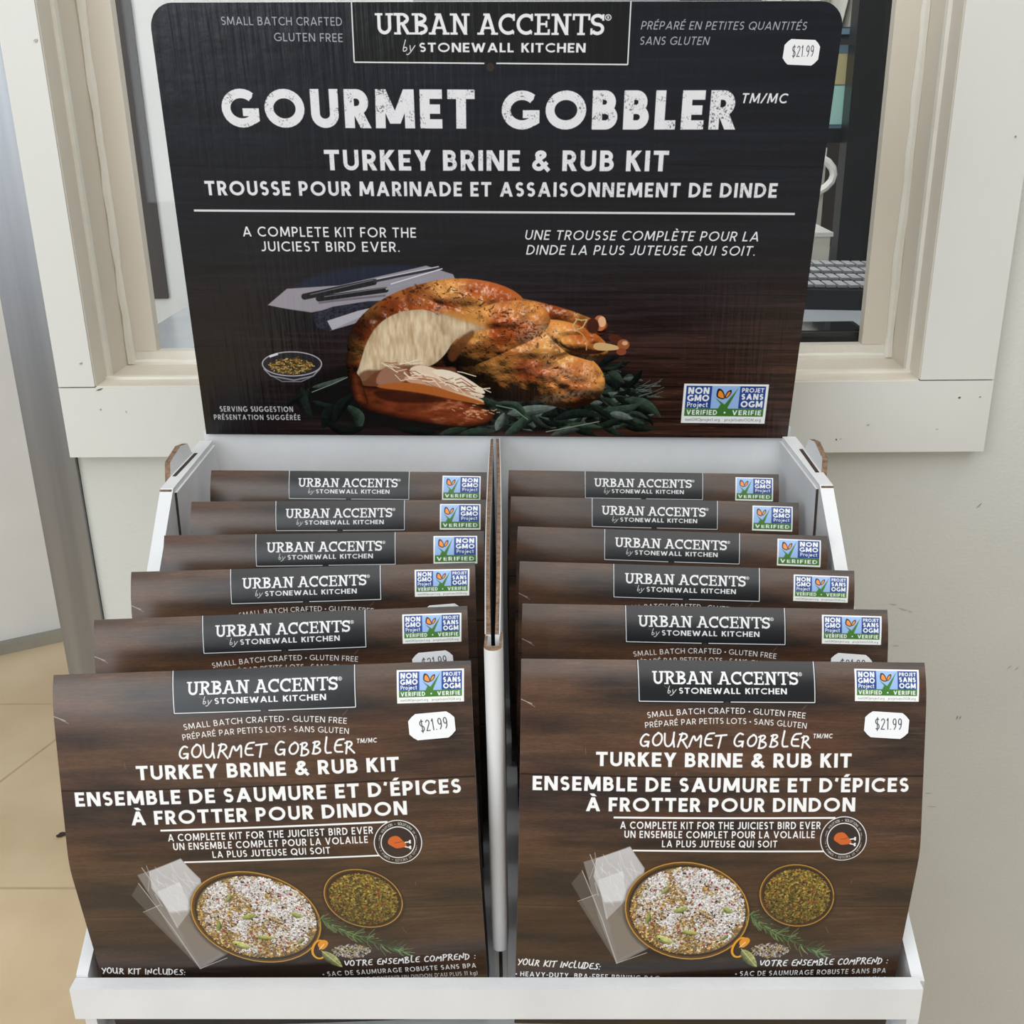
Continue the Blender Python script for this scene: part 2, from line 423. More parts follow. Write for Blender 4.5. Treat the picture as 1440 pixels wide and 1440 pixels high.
def gmo_badge(s, q, both=True):
    """certification mark: q = four corners in layout units (tl, tr, br, bl)"""
    Hh = homography([(0, 0), (1, 0), (1, 1), (0, 1)], q)
    def m(x, y):
        v = Hh @ [x, y, 1]; return v[0] / v[2], v[1] / v[2]
    def rect(x0, y0, x1, y1, c): s.fill([m(x0, y0), m(x1, y0), m(x1, y1), m(x0, y1)], c)
    T0 = s.T; s.T = lambda x, y: T0(*m(x, y))
    S = s
    def R(x0, y0, x1, y1, c): S.fill([(x0, y0), (x1, y0), (x1, y1), (x0, y1)], c)
    navy, sky, grn, wh, org = lin(40, 66, 138), lin(150, 182, 226), lin(66, 118, 48), lin(236, 238, 234), lin(240, 140, 50)
    R(0, 0, 1, 1, wh)
    if both:
        yb, yg = .62, .82; x = .03
        R(.03, .05, .97, yb, navy); R(.335, .05, .665, yb, sky); R(.03, yb, .97, yg, grn)
        cx, bw = .5, .165
        S.text('NON', .055, .305, .255, .255, .165, .24, col=wh, gap=.12)
        S.text('GMO', .05, .31, .44, .44, .165, .24, col=wh, gap=.1)
        S.text('Project', .055, .3, .59, .59, .13, .16, col=wh, gap=.12)
        S.text('PROJET', .69, .95, .205, .205, .11, .2, col=wh, gap=.15)
        S.text('SANS', .69, .95, .39, .39, .15, .24, col=wh, gap=.14)
        S.text('OGM', .69, .95, .585, .585, .165, .24, col=wh, gap=.1)
        S.text('VERIFIED', .055, .42, .785, .785, .125, .2, col=wh, gap=.2)
        S.text('VERIFIE', .6, .945, .785, .785, .125, .2, col=wh, gap=.2)
        S.fill(S.ellipse(.51, .725, .012, .025, 0, 10), wh)
        S.text('nonGMOproject.org', .05, .46, .945, .945, .075, .14, col=lin(120, 125, 120), gap=.2)
        S.text('projetsansOGM.org', .52, .95, .945, .945, .075, .14, col=lin(120, 125, 120), gap=.2)
        ax, ay, aw, ah = .335, .05, .33, .57
    else:
        yb, yg = .69, .94
        R(.03, .04, .47, yb, sky); R(.47, .04, .97, yb, navy); R(.03, yb, .97, yg, grn)
        S.text('NON', .52, .93, .26, .26, .17, .24, col=wh, gap=.12)
        S.text('GMO', .51, .94, .46, .46, .17, .24, col=wh, gap=.1)
        S.text('Project', .53, .92, .62, .62, .13, .16, col=wh, gap=.12)
        S.text('VERIFIED', .07, .93, .89, .89, .14, .2, col=wh, gap=.2)
        ax, ay, aw, ah = .03, .04, .44, .65
    g = lambda u, v: (ax + aw * u, ay + ah * v)
    S.fill([g(.22, 1.12), g(.36, .8), g(.12, .5), g(.5, .82), g(.95, .06), g(.62, .95), g(.66, 1.12)], grn, smooth=False)
    S.fill([g(.46, .62), g(.2, .52), g(.16, .38), g(.2, .08), g(.38, .16), g(.5, .45)], lin(35, 28, 25), smooth=True)
    S.fill([g(.5, .6), g(.48, .42), g(.56, .22), g(.72, .14), g(.7, .38)], lin(35, 28, 25), smooth=True)
    S.fill([g(.44, .56), g(.24, .48), g(.22, .38), g(.26, .18), g(.36, .24), g(.46, .46)], org, smooth=True)
    S.fill([g(.52, .54), g(.52, .42), g(.58, .28), g(.67, .22), g(.65, .38)], org, smooth=True)
    s.T = T0

def brand(s, tl, tr, br, bl, un, by, st, notch, size, extra=True):
    """the brand plate: black label with a thin white keyline broken by a notch"""
    blk = lin(19, 20, 22); wh = lin(230, 231, 232)
    s.fill([tl, tr, br, bl], blk)
    ix = size * .8; iy = size * .8
    L = (bl[0] + ix, bl[1] - iy); Rr = (br[0] - ix, br[1] - iy)
    s.stroke([(tl[0] + ix, tl[1]), L], size * .42, wh); s.stroke([(tr[0] - ix, tr[1]), Rr], size * .42, wh)
    g = size * 2.0
    f = (notch - L[0]) / (Rr[0] - L[0]); yy = L[1] + (Rr[1] - L[1]) * f
    s.stroke([L, (notch - g, yy)], size * .42, wh); s.stroke([(notch + g, yy), Rr], size * .42, wh)
    s.fill(s.ellipse(notch, yy + size * 1.2, size * 1.3, size * 1.5), lin(52, 42, 38))
    s.text('URBAN ACCENTS', *un, w=.165, font='serif', gap=.02, space=.28, col=wh)
    x, y, cap = un[1], (un[3]), un[4]
    s.stroke(s.ellipse(x + cap * .2, y - cap * .83, cap * .13, cap * .13, 0, 16) + [(x + cap * .33, y - cap * .83)], cap * .04, wh, butt=False)
    s.text('R', x + cap * .15, x + cap * .25, y - cap * .76, y - cap * .76, cap * .14, w=.2, col=wh)
    s.text('by', *by, w=.1, font='hand', slant=.25, gap=.08, col=wh)
    s.text('STONEWALL KITCHEN', *st, w=.185, gap=.14, col=wh, space=.34)
HEAD_W, HEAD_H = .5346, .3626
def head_print():
    global ROUGH
    w = 2000; h = int(w * HEAD_H / HEAD_W)
    H = homography([(207.5, 2), (1189.5, 3), (1107, 614), (290, 613)], [(0, 0), (w, 0), (w, h), (0, h)])
    def T(x, y):
        v = H @ [x, y, 1]; return v[0] / v[2], v[1] / v[2]
    s = Sheet(h, w, T)
    yy = (np.arange(h) / h)[:, None] * np.ones((1, w)); xx = np.ones((h, 1)) * (np.arange(w) / w)[None, :]
    # dark stained boards: bluish black above, brown towards the table
    st = fbm(h, w, 9, 260, 11, 4); st2 = fbm(h, w, 60, 500, 23, 3); sp = fbm(h, w, 3, 60, 31, 3)
    top = lin(27, 31, 41); bot = lin(58, 36, 28)
    k = np.clip((yy - .52) / .3, 0, 1) * np.clip(.35 + xx * .9, 0, 1)
    im = top * (1 - k[..., None]) + bot * k[..., None]
    g = (.45 + .9 * np.clip((st - .5) * 3 + .5, 0, 1.6) * (.18 + .82 * k)) * (.6 + .8 * st2)
    g = g * (1 - .0 * k) * np.clip(1.15 - .3 * k, 0, 2)
    im = im * np.clip(g, .25, 2.2)[..., None]
    im += (np.clip(sp - .72, 0, 1) * 1.2 * k)[..., None] * lin(150, 100, 75)
    for yb in (.335, .63, .765, .865, .95):
        dd = np.abs(yy - yb - .004 * np.sin(xx * 7)) * h
        im *= (1 - .55 * np.exp(-(dd / 2.2) ** 2))[..., None]
    vig = 1 - .75 * np.clip((.3 - xx) / .3, 0, 1) * np.clip((yy - .5) * 3, 0, 1)
    im *= vig[..., None]
    # table darkness round the bird
    s.img = im
    ROUGH = (np.clip(noise2(h, w, 3, 3, 3) + .7 * noise2(h, w, 24, 30, 4) - 1.12, 0, 1) * 4)
    W2 = lin(226, 226, 230)
    # cloth
    s.fill([(405, 412), (440, 388), (520, 374), (600, 374), (590, 392), (480, 404)], lin(28, 36, 54), soft=14, smooth=True)
    s.fill([(378, 430), (405, 407), (480, 402), (602, 374), (640, 386), (650, 410), (560, 430), (500, 456), (466, 466), (462, 456), (437, 442)], lin(150, 144, 152), soft=2)
    s.fill([(380, 432), (440, 440), (520, 425), (540, 423), (528, 436), (470, 450), (455, 466), (400, 462), (360, 470)], lin(20, 20, 25), soft=4)
    s.fill([(440, 443), (470, 432), (520, 424), (545, 424), (520, 432), (475, 452), (468, 466), (448, 462)], lin(33, 34, 44), soft=2,
           shade=lambda X, Y, sd: lin(38, 40, 52) * (.4 + 1.3 * noise2(h, w, 4, 6, 77)[int(Y[0, 0]):int(Y[0, 0]) + X.shape[0], int(X[0, 0]):int(X[0, 0]) + X.shape[1]])[..., None])
    s.fill([(462, 452), (505, 438), (522, 434), (508, 447), (469, 465)], lin(176, 172, 180), soft=1.5)
    for a_, b_, c_ in (((430, 418), (528, 397), 9), ((450, 421), (545, 408), 8)):
        s.stroke([a_, b_], c_, lin(30, 30, 34), butt=False); s.stroke([(a_[0] + 8, a_[1] - 3), (b_[0], b_[1] - 3)], 1.2, lin(110, 110, 118))
    s.stroke([(528, 396), (560, 389), (622, 377)], 4.5, lin(48, 48, 54)); s.stroke([(532, 393), (620, 375)], 1.3, lin(205, 205, 212))
    s.stroke([(545, 407), (580, 398), (612, 389)], 3, lin(150, 150, 158)); s.stroke([(552, 400), (625, 378)], 1.4, lin(220, 220, 226))
    s.stroke([(450, 427), (470, 424), (545, 416)], 3, lin(70, 64, 72), a=.6)
    # sage and dark behind the bird
    s.fill([(470, 600), (400, 560), (480, 500), (700, 560), (880, 500), (930, 570), (880, 604), (640, 612)], lin(10, 12, 11), soft=30, smooth=True, a=.85)
    r = np.random.default_rng(5)
    G1, G2, G3 = lin(56, 72, 58), lin(26, 36, 31), lin(104, 116, 106)
    for i in range(150):
        u = r.random(); x = 850 + 70 * r.random() - 10; y = 510 + 75 * r.random()
        if x > 905 or y < 508 + (x - 850) * .75: continue
        a = r.normal(.25, .5); L = 16 + 22 * r.random()
        lensleaf(s, x, y, min(x + L * np.cos(a), 928), min(y + L * np.sin(a), 582), 3 + 2.5 * r.random(), (G1, G2, G3)[i % 3] * (.2 + .7 * r.random() ** 1.5), r.normal(0, .1))
    for i in range(150):
        x = 680 + 220 * r.random(); y = 566 + 36 * r.random() - max(0, (x - 800)) * .04
        a = r.normal(0, .45) + (np.pi if r.random() < .4 else 0); L = 18 + 30 * r.random()
        lensleaf(s, x, y, x + L * np.cos(a), min(y + L * np.sin(a), 612), 3.5 + 3 * r.random(), (G1, G2, G3, G1)[i % 4] * (.15 + .75 * r.random() ** 1.5), r.normal(0, .12))
    for a in ((715, 582, 786, 572, 8, .0, G3), (712, 612, 745, 580, 7, .1, G1), (745, 590, 700, 566, 5, .2, G1), (780, 590, 850, 585, 7, -.1, G2), (800, 596, 850, 600, 5, 0, G1),
              (880, 560, 932, 586, 8, -.1, G1), (850, 575, 905, 566, 7, .1, G1), (700, 606, 712, 580, 6, 0, G3), (860, 580, 892, 588, 6, 0, G3)):
        lensleaf(s, *a[:5], a[6], a[5])
    for a in ((420, 574, 436, 546, 5, .1, G2), (425, 545, 440, 590, 9, .1, G2 * .9), (440, 546, 490, 530, 4, .05, G3 * .5), (440, 565, 480, 572, 5, .1, G2), (480, 570, 455, 605, 10, .1, G2 * .5), (490, 570, 505, 610, 9, -.2, G1 * .8),
              (455, 590, 520, 600, 8, .2, G2 * .4), (560, 604, 620, 610, 6, 0, G2 * .5), (620, 612, 660, 602, 6, 0, G1 * .6), (650, 610, 700, 606, 7, 0, G1 * .7), (395, 575, 430, 555, 5, 0, G2 * .5), (500, 555, 470, 600, 8, .1, G2 * .5)):
        lensleaf(s, *a[:5], a[6], a[5])
    s.stroke([(440, 553), (465, 543), (492, 531)], 1.2, lin(120, 140, 120)); s.stroke([(770, 607), (805, 600), (845, 592)], 1.2, lin(140, 150, 130)); s.stroke([(700, 570), (725, 575), (745, 590)], 1.4, lin(110, 140, 110))
    for i in range(26):
        x = 895 + r.random() * 25; y = 540 + r.random() * 18
        s.stroke([(x, y), (x + 10 + 8 * r.random(), y - 3 + r.normal() * 3)], .8, G3 * .7, butt=False)
    bird(s, h, w)
    # glass bowl of rub
    s.fill(s.ellipse(412, 515, 42, 19), lin(34, 32, 36), soft=3); s.fill([(372, 515), (452, 515), (440, 533), (415, 541), (388, 533)], lin(40, 38, 40), soft=3, smooth=True)
    for i in range(420):
        a = r.random() * 6.28; q = r.random() ** .5
        x, y = 411 + 30 * q * np.cos(a), 516 + 11 * q * np.sin(a)
        c = (lin(150, 110, 50), lin(90, 66, 30), lin(190, 160, 90), lin(60, 52, 28))[i % 4]
        s.stroke([(x, y), (x + r.normal() * 2, y + r.normal())], 1.4, c, butt=False)
    s.stroke(s.ellipse(412, 513, 42, 17, 0, 50) + [(454, 513)], 1.6, lin(190, 188, 196), a=.8)
    s.stroke([(372, 520), (382, 530), (415, 536), (442, 530), (452, 519)], 1.8, lin(165, 165, 172), a=.7); s.stroke([(380, 528), (398, 538), (425, 538), (440, 531)], 1.4, lin(150, 150, 158), a=.6)
    s.stroke([(380, 503), (392, 499)], 3, lin(235, 235, 240), a=.8)
    # brand and words
    brand(s, (493.5, -4), (894, -2), (889, 94.6), (497.6, 90.4), (531, 852.6, 48, 50, 30), (568, 585, 72, 72.5, 13), (593, 826.5, 73, 74.3, 13.2), 693, 4.2)
    grey = lin(176, 178, 184)
    t = s.text
    t('SMALL BATCH CRAFTED', 313, 484, 34, 35.5, 11.8, .11, col=grey); t('GLUTEN FREE', 388, 485, 57, 58.5, 11.8, .11, col=grey)
    t('PRÉPARÉ EN PETITES QUANTITÉS', 904, 1134, 42, 43.5, 11.5, .11, slant=.18, col=grey); t('SANS GLUTEN', 902, 998, 63.5, 64, 11.5, .11, slant=.18, col=grey)
    t('GOURMET', 315, 671, 179, 181, 55, .24, rough=.6, col=W2, gap=.13); t('GOBBLER', 708, 1034, 182.3, 182.5, 55, .24, rough=.6, col=W2, gap=.13)
    t('TM/MC', 1043, 1106.5, 145.5, 146, 14, .16, slant=.16, col=W2)
    t('TURKEY BRINE & RUB KIT', 459.5, 941.5, 239.6, 241, 29, .205, rough=.35, col=W2, gap=.15, )
    t('TROUSSE POUR MARINADE ET ASSAISONNEMENT DE DINDE', 290, 1092.5, 275, 278, 20.5, .2, rough=.3, col=W2, gap=.17, )
    s.stroke([(273, 296.5), (1118, 300.5)], 3.0, lin(215, 212, 214))
    t('A COMPLETE KIT FOR THE', 343, 588, 333, 334.5, 14, .14, gap=.2); t('JUICIEST BIRD EVER.', 369.6, 565, 354, 354.5, 14, .14, gap=.2)
    t('UNE TROUSSE COMPLÈTE POUR LA', 740.7, 1067, 337, 339, 13.5, .13, slant=.18, gap=.2); t('DINDE LA PLUS JUTEUSE QUI SOIT.', 742.7, 1062, 358, 359, 13.5, .13, slant=.18, gap=.2)
    t('SERVING SUGGESTION', 310, 413.7, 581, 581, 7.8, .17, col=lin(190, 190, 190), gap=.25); t('PRÉSENTATION SUGGÉRÉE', 301.5, 424, 592.3, 592.3, 7.2, .17, col=lin(190, 190, 190), gap=.25)
    gmo_badge(s, [(963.9, 538.3), (1082, 539), (1075.3, 593.9), (959, 593.3)])
    return s.img

def bird(s, h, w):
    """roast turkey: overlapping ellipsoids lit from the upper left, then the carved meat"""
    x0, y0 = map(int, s.T(470, 375)); x1, y1 = map(int, s.T(900, 612))
    X, Y = np.meshgrid(np.arange(x0, x1) + .5, np.arange(y0, y1) + .5)
    Hi = np.linalg.inv(homography([(207.5, 2), (1189.5, 3), (1107, 614), (290, 613)], [(0, 0), (w, 0), (w, h), (0, h)]))
    q = Hi[2, 0] * X + Hi[2, 1] * Y + Hi[2, 2]
    U = (Hi[0, 0] * X + Hi[0, 1] * Y + Hi[0, 2]) / q; V = (Hi[1, 0] * X + Hi[1, 1] * Y + Hi[1, 2]) / q
    BM = np.zeros(X.shape, bool)
    n1 = fbm(y1 - y0, x1 - x0, 40, 40, 91, 5); n2 = fbm(y1 - y0, x1 - x0, 9, 9, 97, 3); n3 = noise2(y1 - y0, x1 - x0, 70, 90, 55); nb = noise2(y1 - y0, x1 - x0, 26, 34, 66)
    def render(parts, k=.5, base=(0, 0), tone=1.0):
        Z = np.full(X.shape, -1e9)
        for cx, cy, rx, ry, rot, dz, hz in parts:
            c, sn = np.cos(np.radians(rot)), np.sin(np.radians(rot))
            a = ((U - cx) * c + (V - cy) * sn) / rx; b = (-(U - cx) * sn + (V - cy) * c) / ry
            z = 1 - a * a - b * b
            z = np.where(z > 0, dz + hz * np.sqrt(np.maximum(z, 0)), -1e9)
            Z = np.maximum(Z, z)
        m = Z > -1e8
        Zs = np.where(m, Z, 0) + (nb - .5) * 8 + (n1 - .5) * 4 + (n2 - .5) * .8
        gy, gx = np.gradient(Zs); gx *= 2.2; gy *= 2.2
        nz = 1 / np.sqrt(gx ** 2 + gy ** 2 + 1); nx, ny = -gx * nz, -gy * nz
        lam = np.clip(nx * .22 + ny * -.72 + nz * .6, 0, 1)
        spec = np.clip(nx * .12 + ny * -.5 + nz * .85, 0, 1) ** 22
        return m, lam, spec, nz
    def G(x, y, a, b2, r=0):
        c, sn = np.cos(r), np.sin(r); u = ((U - x) * c + (V - y) * sn) / a; v = (-(U - x) * sn + (V - y) * c) / b2
        return np.exp(-(u * u + v * v))
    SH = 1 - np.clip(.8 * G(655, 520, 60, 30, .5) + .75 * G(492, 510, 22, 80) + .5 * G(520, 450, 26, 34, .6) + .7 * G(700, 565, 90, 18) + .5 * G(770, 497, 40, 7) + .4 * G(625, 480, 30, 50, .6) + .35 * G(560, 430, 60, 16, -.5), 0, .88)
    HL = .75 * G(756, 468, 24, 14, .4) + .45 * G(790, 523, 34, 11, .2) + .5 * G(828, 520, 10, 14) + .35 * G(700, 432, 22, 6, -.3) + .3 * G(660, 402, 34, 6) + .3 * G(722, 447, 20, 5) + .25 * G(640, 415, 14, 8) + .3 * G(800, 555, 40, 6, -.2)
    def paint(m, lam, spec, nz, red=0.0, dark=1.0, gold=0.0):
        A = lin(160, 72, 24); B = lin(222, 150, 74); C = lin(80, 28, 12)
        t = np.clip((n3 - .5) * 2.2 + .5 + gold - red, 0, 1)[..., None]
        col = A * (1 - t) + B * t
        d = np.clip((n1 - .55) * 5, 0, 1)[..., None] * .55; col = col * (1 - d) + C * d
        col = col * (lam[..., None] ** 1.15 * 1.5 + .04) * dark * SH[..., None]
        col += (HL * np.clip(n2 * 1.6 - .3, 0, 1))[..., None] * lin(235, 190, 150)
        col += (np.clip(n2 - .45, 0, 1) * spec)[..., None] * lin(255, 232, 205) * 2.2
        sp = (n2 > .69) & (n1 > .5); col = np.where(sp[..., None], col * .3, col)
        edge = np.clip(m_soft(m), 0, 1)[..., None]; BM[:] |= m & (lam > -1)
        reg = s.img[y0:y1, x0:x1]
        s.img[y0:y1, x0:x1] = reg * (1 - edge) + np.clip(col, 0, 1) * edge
    # far leg, breast, near thigh and drumstick
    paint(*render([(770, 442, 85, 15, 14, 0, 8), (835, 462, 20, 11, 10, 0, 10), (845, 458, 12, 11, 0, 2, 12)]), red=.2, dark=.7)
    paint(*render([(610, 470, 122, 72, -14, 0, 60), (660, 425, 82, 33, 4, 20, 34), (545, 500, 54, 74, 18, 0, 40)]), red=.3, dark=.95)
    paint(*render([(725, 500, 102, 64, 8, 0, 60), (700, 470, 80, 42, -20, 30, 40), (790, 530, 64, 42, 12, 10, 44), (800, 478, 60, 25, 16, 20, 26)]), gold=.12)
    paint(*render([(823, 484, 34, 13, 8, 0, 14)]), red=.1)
    # drumstick end
    s.fill([(838, 479), (875, 486), (874, 492), (836, 493)], lin(214, 172, 116), smooth=True); s.fill(s.ellipse(868, 476, 10, 6, .3), lin(84, 40, 24)); s.fill(s.ellipse(879, 484, 8.5, 7.5), lin(158, 88, 52)); s.fill(s.ellipse(876, 494, 7, 5), lin(140, 72, 42)); s.fill(s.ellipse(881, 482, 4, 3), lin(222, 168, 128))
    s.fill(s.ellipse(846, 454, 9, 11), lin(186, 110, 70)); s.fill(s.ellipse(849, 452, 5.5, 7.5), lin(236, 180, 134)); s.fill(s.ellipse(836, 458, 9, 11), lin(70, 34, 22), soft=4)
    s.stroke([(812, 448), (820, 450), (828, 449), (822, 460), (812, 464), (808, 458), (814, 449)], 1.8, lin(206, 178, 120), butt=False); s.stroke([(812, 462), (822, 470), (828, 480), (827, 492)], 1.6, lin(196, 150, 90), butt=False)
    s.stroke([(780, 502), (800, 495), (840, 494)], 5, lin(60, 26, 12), butt=False, a=.7, soft=6)
    # herbs burnt on the skin
    r = np.random.default_rng(12)
    for i in range(230):
        u = r.random(); x = 505 + 230 * u; y = 405 + 70 * (1 - np.sin(np.pi * min(u * .75 + .2, 1))) + r.normal() * 7
        if i % 3 == 0: x, y = 500 + r.normal() * 10, 470 + r.random() * 90
        if i % 5 == 0: x, y = 745 + r.normal() * 18, 470 + r.normal() * 8
        if i % 7 == 0: x, y = 790 + r.normal() * 22, 535 + r.normal() * 12
        if y < 399: continue
        tx, ty = s.T(x, y); ix, iy = int(tx) - x0, int(ty) - y0
        if not (0 <= iy < BM.shape[0] and 0 <= ix < BM.shape[1] and BM[iy, ix]): continue
        s.stroke([(x, y), (x + r.normal() * 4, y + r.normal() * 2)], 1 + 1.6 * r.random(), lin(44, 26, 14), butt=False, a=.75)
    # carved breast
    H_, W_ = h, w
    streak = fbm(h, w, 44, 9, 301, 3)
    def meat(X_, Y_, sd):
        yy, xx = int(Y_[0, 0]), int(X_[0, 0]); t = streak[yy:yy + X_.shape[0], xx:xx + X_.shape[1]]
        q = np.clip((t - .5) * 1.5 + .6, 0, 1)[..., None]
        c = lin(186, 150, 110) * (1 - q) + lin(232, 210, 174) * q
        return c * np.clip(.78 + .3 * np.clip(-sd / 40, 0, 1), 0, 1)[..., None]
    s.fill([(508, 515), (518, 480), (535, 455), (560, 440), (590, 435), (612, 438), (625, 450), (650, 450), (662, 462), (640, 480), (628, 500), (612, 514), (590, 520), (560, 516), (530, 522), (514, 540), (502, 530)], None, soft=3, smooth=True, shade=meat)
    s.fill([(614, 438), (650, 446), (690, 460), (668, 468), (648, 476), (622, 470)], None, soft=14, smooth=True, shade=meat, a=.95)
    s.fill([(612, 434), (640, 436), (672, 448), (692, 462), (650, 452)], lin(206, 140, 62), soft=9, smooth=True, a=.7)
    s.fill([(630, 500), (645, 478), (668, 462), (672, 470), (652, 492), (640, 512)], lin(96, 52, 28), soft=8, smooth=True, a=.8)
    s.fill([(508, 520), (540, 522), (575, 512), (620, 518), (650, 516), (630, 545), (560, 548), (520, 560), (500, 550)], lin(112, 66, 44), soft=8, smooth=True, a=.9)
    s.fill([(526, 545), (540, 516), (560, 514), (580, 524), (572, 540)], lin(158, 112, 88), soft=5, smooth=True)
    # slices
    for q, c in (([(575, 518), (600, 512), (650, 535), (684, 556), (680, 560), (630, 546), (585, 536)], (236, 208, 178)),
                 ([(560, 530), (610, 528), (660, 548), (672, 562), (640, 562), (600, 548)], (206, 158, 128)),
                 ([(600, 520), (640, 520), (684, 548), (685, 556), (650, 545)], (244, 226, 200)),
                 ([(590, 544), (640, 550), (685, 562), (680, 570), (640, 566)], (230, 196, 160))):
        s.fill(q, lin(*c), soft=2.5, smooth=True)
    for i in range(46):
        x = 535 + 135 * r.random(); y = 514 + (x - 535) * .24 + r.normal() * 6
        s.stroke([(x, y), (x + 8, y + 3 + r.normal() * 3), (x + 16 + 10 * r.random(), y + 7 + r.normal() * 4)], .9 + r.random(), lin(246, 226, 196) if i % 3 else lin(150, 92, 66), butt=False, a=.85)
    # crisp cut skin in front
    def skin(X_, Y_, sd):
        yy, xx = int(Y_[0, 0]), int(X_[0, 0])
        t = n_all[yy:yy + X_.shape[0], xx:xx + X_.shape[1]]
        v = np.clip(-sd / 26, 0, 1)
        c = lin(136, 62, 32)[None, None] * (.12 + .95 * v[..., None]) * (.3 + 1.0 * t[..., None]) * np.clip(.45 + (X_ - X_[0, 0]) / (X_.shape[1] * 1.3), .4, 1.2)[..., None]
        return c + (np.clip(t - .6, 0, 1) * v * 1.6 * np.clip((X_ - X_[0, 0]) / X_.shape[1] * 1.6 - .5, 0, 1))[..., None] * lin(255, 190, 140)
    n_all = fbm(h, w, 16, 40, 411, 4)
    s.fill([(492, 525), (505, 540), (520, 545), (590, 543), (640, 555), (690, 575), (699, 585), (690, 595), (660, 602), (600, 596), (540, 585), (500, 570)], None, soft=3, smooth=True, shade=skin)
    s.fill([(520, 545), (560, 538), (600, 540), (660, 558), (684, 566), (684, 570), (640, 562), (590, 552)], lin(176, 96, 42), soft=3, smooth=True)
    s.fill([(520, 548), (590, 552), (645, 565), (600, 568), (540, 566)], lin(48, 20, 12), soft=8, smooth=True, a=.85)
    s.fill([(494, 520), (508, 528), (514, 548), (522, 570), (512, 572), (496, 560)], None, soft=3, smooth=True, shade=skin)
    for i in range(30):
        x, y = 670 + r.normal() * 14, 580 + r.normal() * 4
        s.stroke([(x, y), (x + 4, y + r.normal())], 1.2, lin(255, 196, 150), butt=False, a=.5)

def m_soft(m):
    f = m.astype(float); g = f.copy()
    for dx, dy in ((1, 0), (-1, 0), (0, 1), (0, -1)):
        g += np.roll(np.roll(f, dx, 1), dy, 0)
    return g / 5
BOX_W, BOX_S, KINK = .24, .253, .113      # face width, length of the front from ridge to base, fold

def wood(h, w, seams, seed=50):
    yy = (np.arange(h) / h)[:, None] * np.ones((1, w)); xx = np.ones((h, 1)) * (np.arange(w) / w)[None, :]
    a = fbm(h, w, 10, 240, seed, 4); b = fbm(h, w, 70, 330, seed + 9, 3); c = fbm(h, w, 2.5, 40, seed + 20, 2); d = noise2(h, w, 34, 700, seed + 3)
    t = np.clip((b - .5) * 1.6 + .5 + (d - .5) * .5, 0, 1)[..., None]
    im = lin(53, 43, 37) * (1 - t) + lin(104, 76, 55) * t
    red = np.clip((noise2(h, w, 60, 260, seed + 31) - .5) * 2, 0, 1)[..., None]
    im = im * (1 - .4 * red) + lin(92, 56, 38) * .4 * red
    e2 = noise2(h, w, 1.8, 16, seed + 60) * .6 + noise2(h, w, 1.8, 5, seed + 61) * .4
    im *= ((.8 + .45 * a + .3 * (c - .5)) * (.82 + .42 * (e2 - .5)))[..., None]
    wear = np.clip(noise2(h, w, 5, 90, seed + 40) * noise2(h, w, 60, 200, seed + 41) - .45, 0, 1)[..., None]
    im += wear * lin(150, 130, 115) * .22
    for k, (yb, q) in enumerate(seams):
        dd = (yy - yb - .002 * np.sin(xx * 5 + k)) * h
        im *= (1 - q * np.exp(-(dd / 2.6) ** 2))[..., None]
        im *= (1 + .25 * q * np.exp(-((dd - 7) / 4) ** 2))[..., None]
    return im, yy, xx

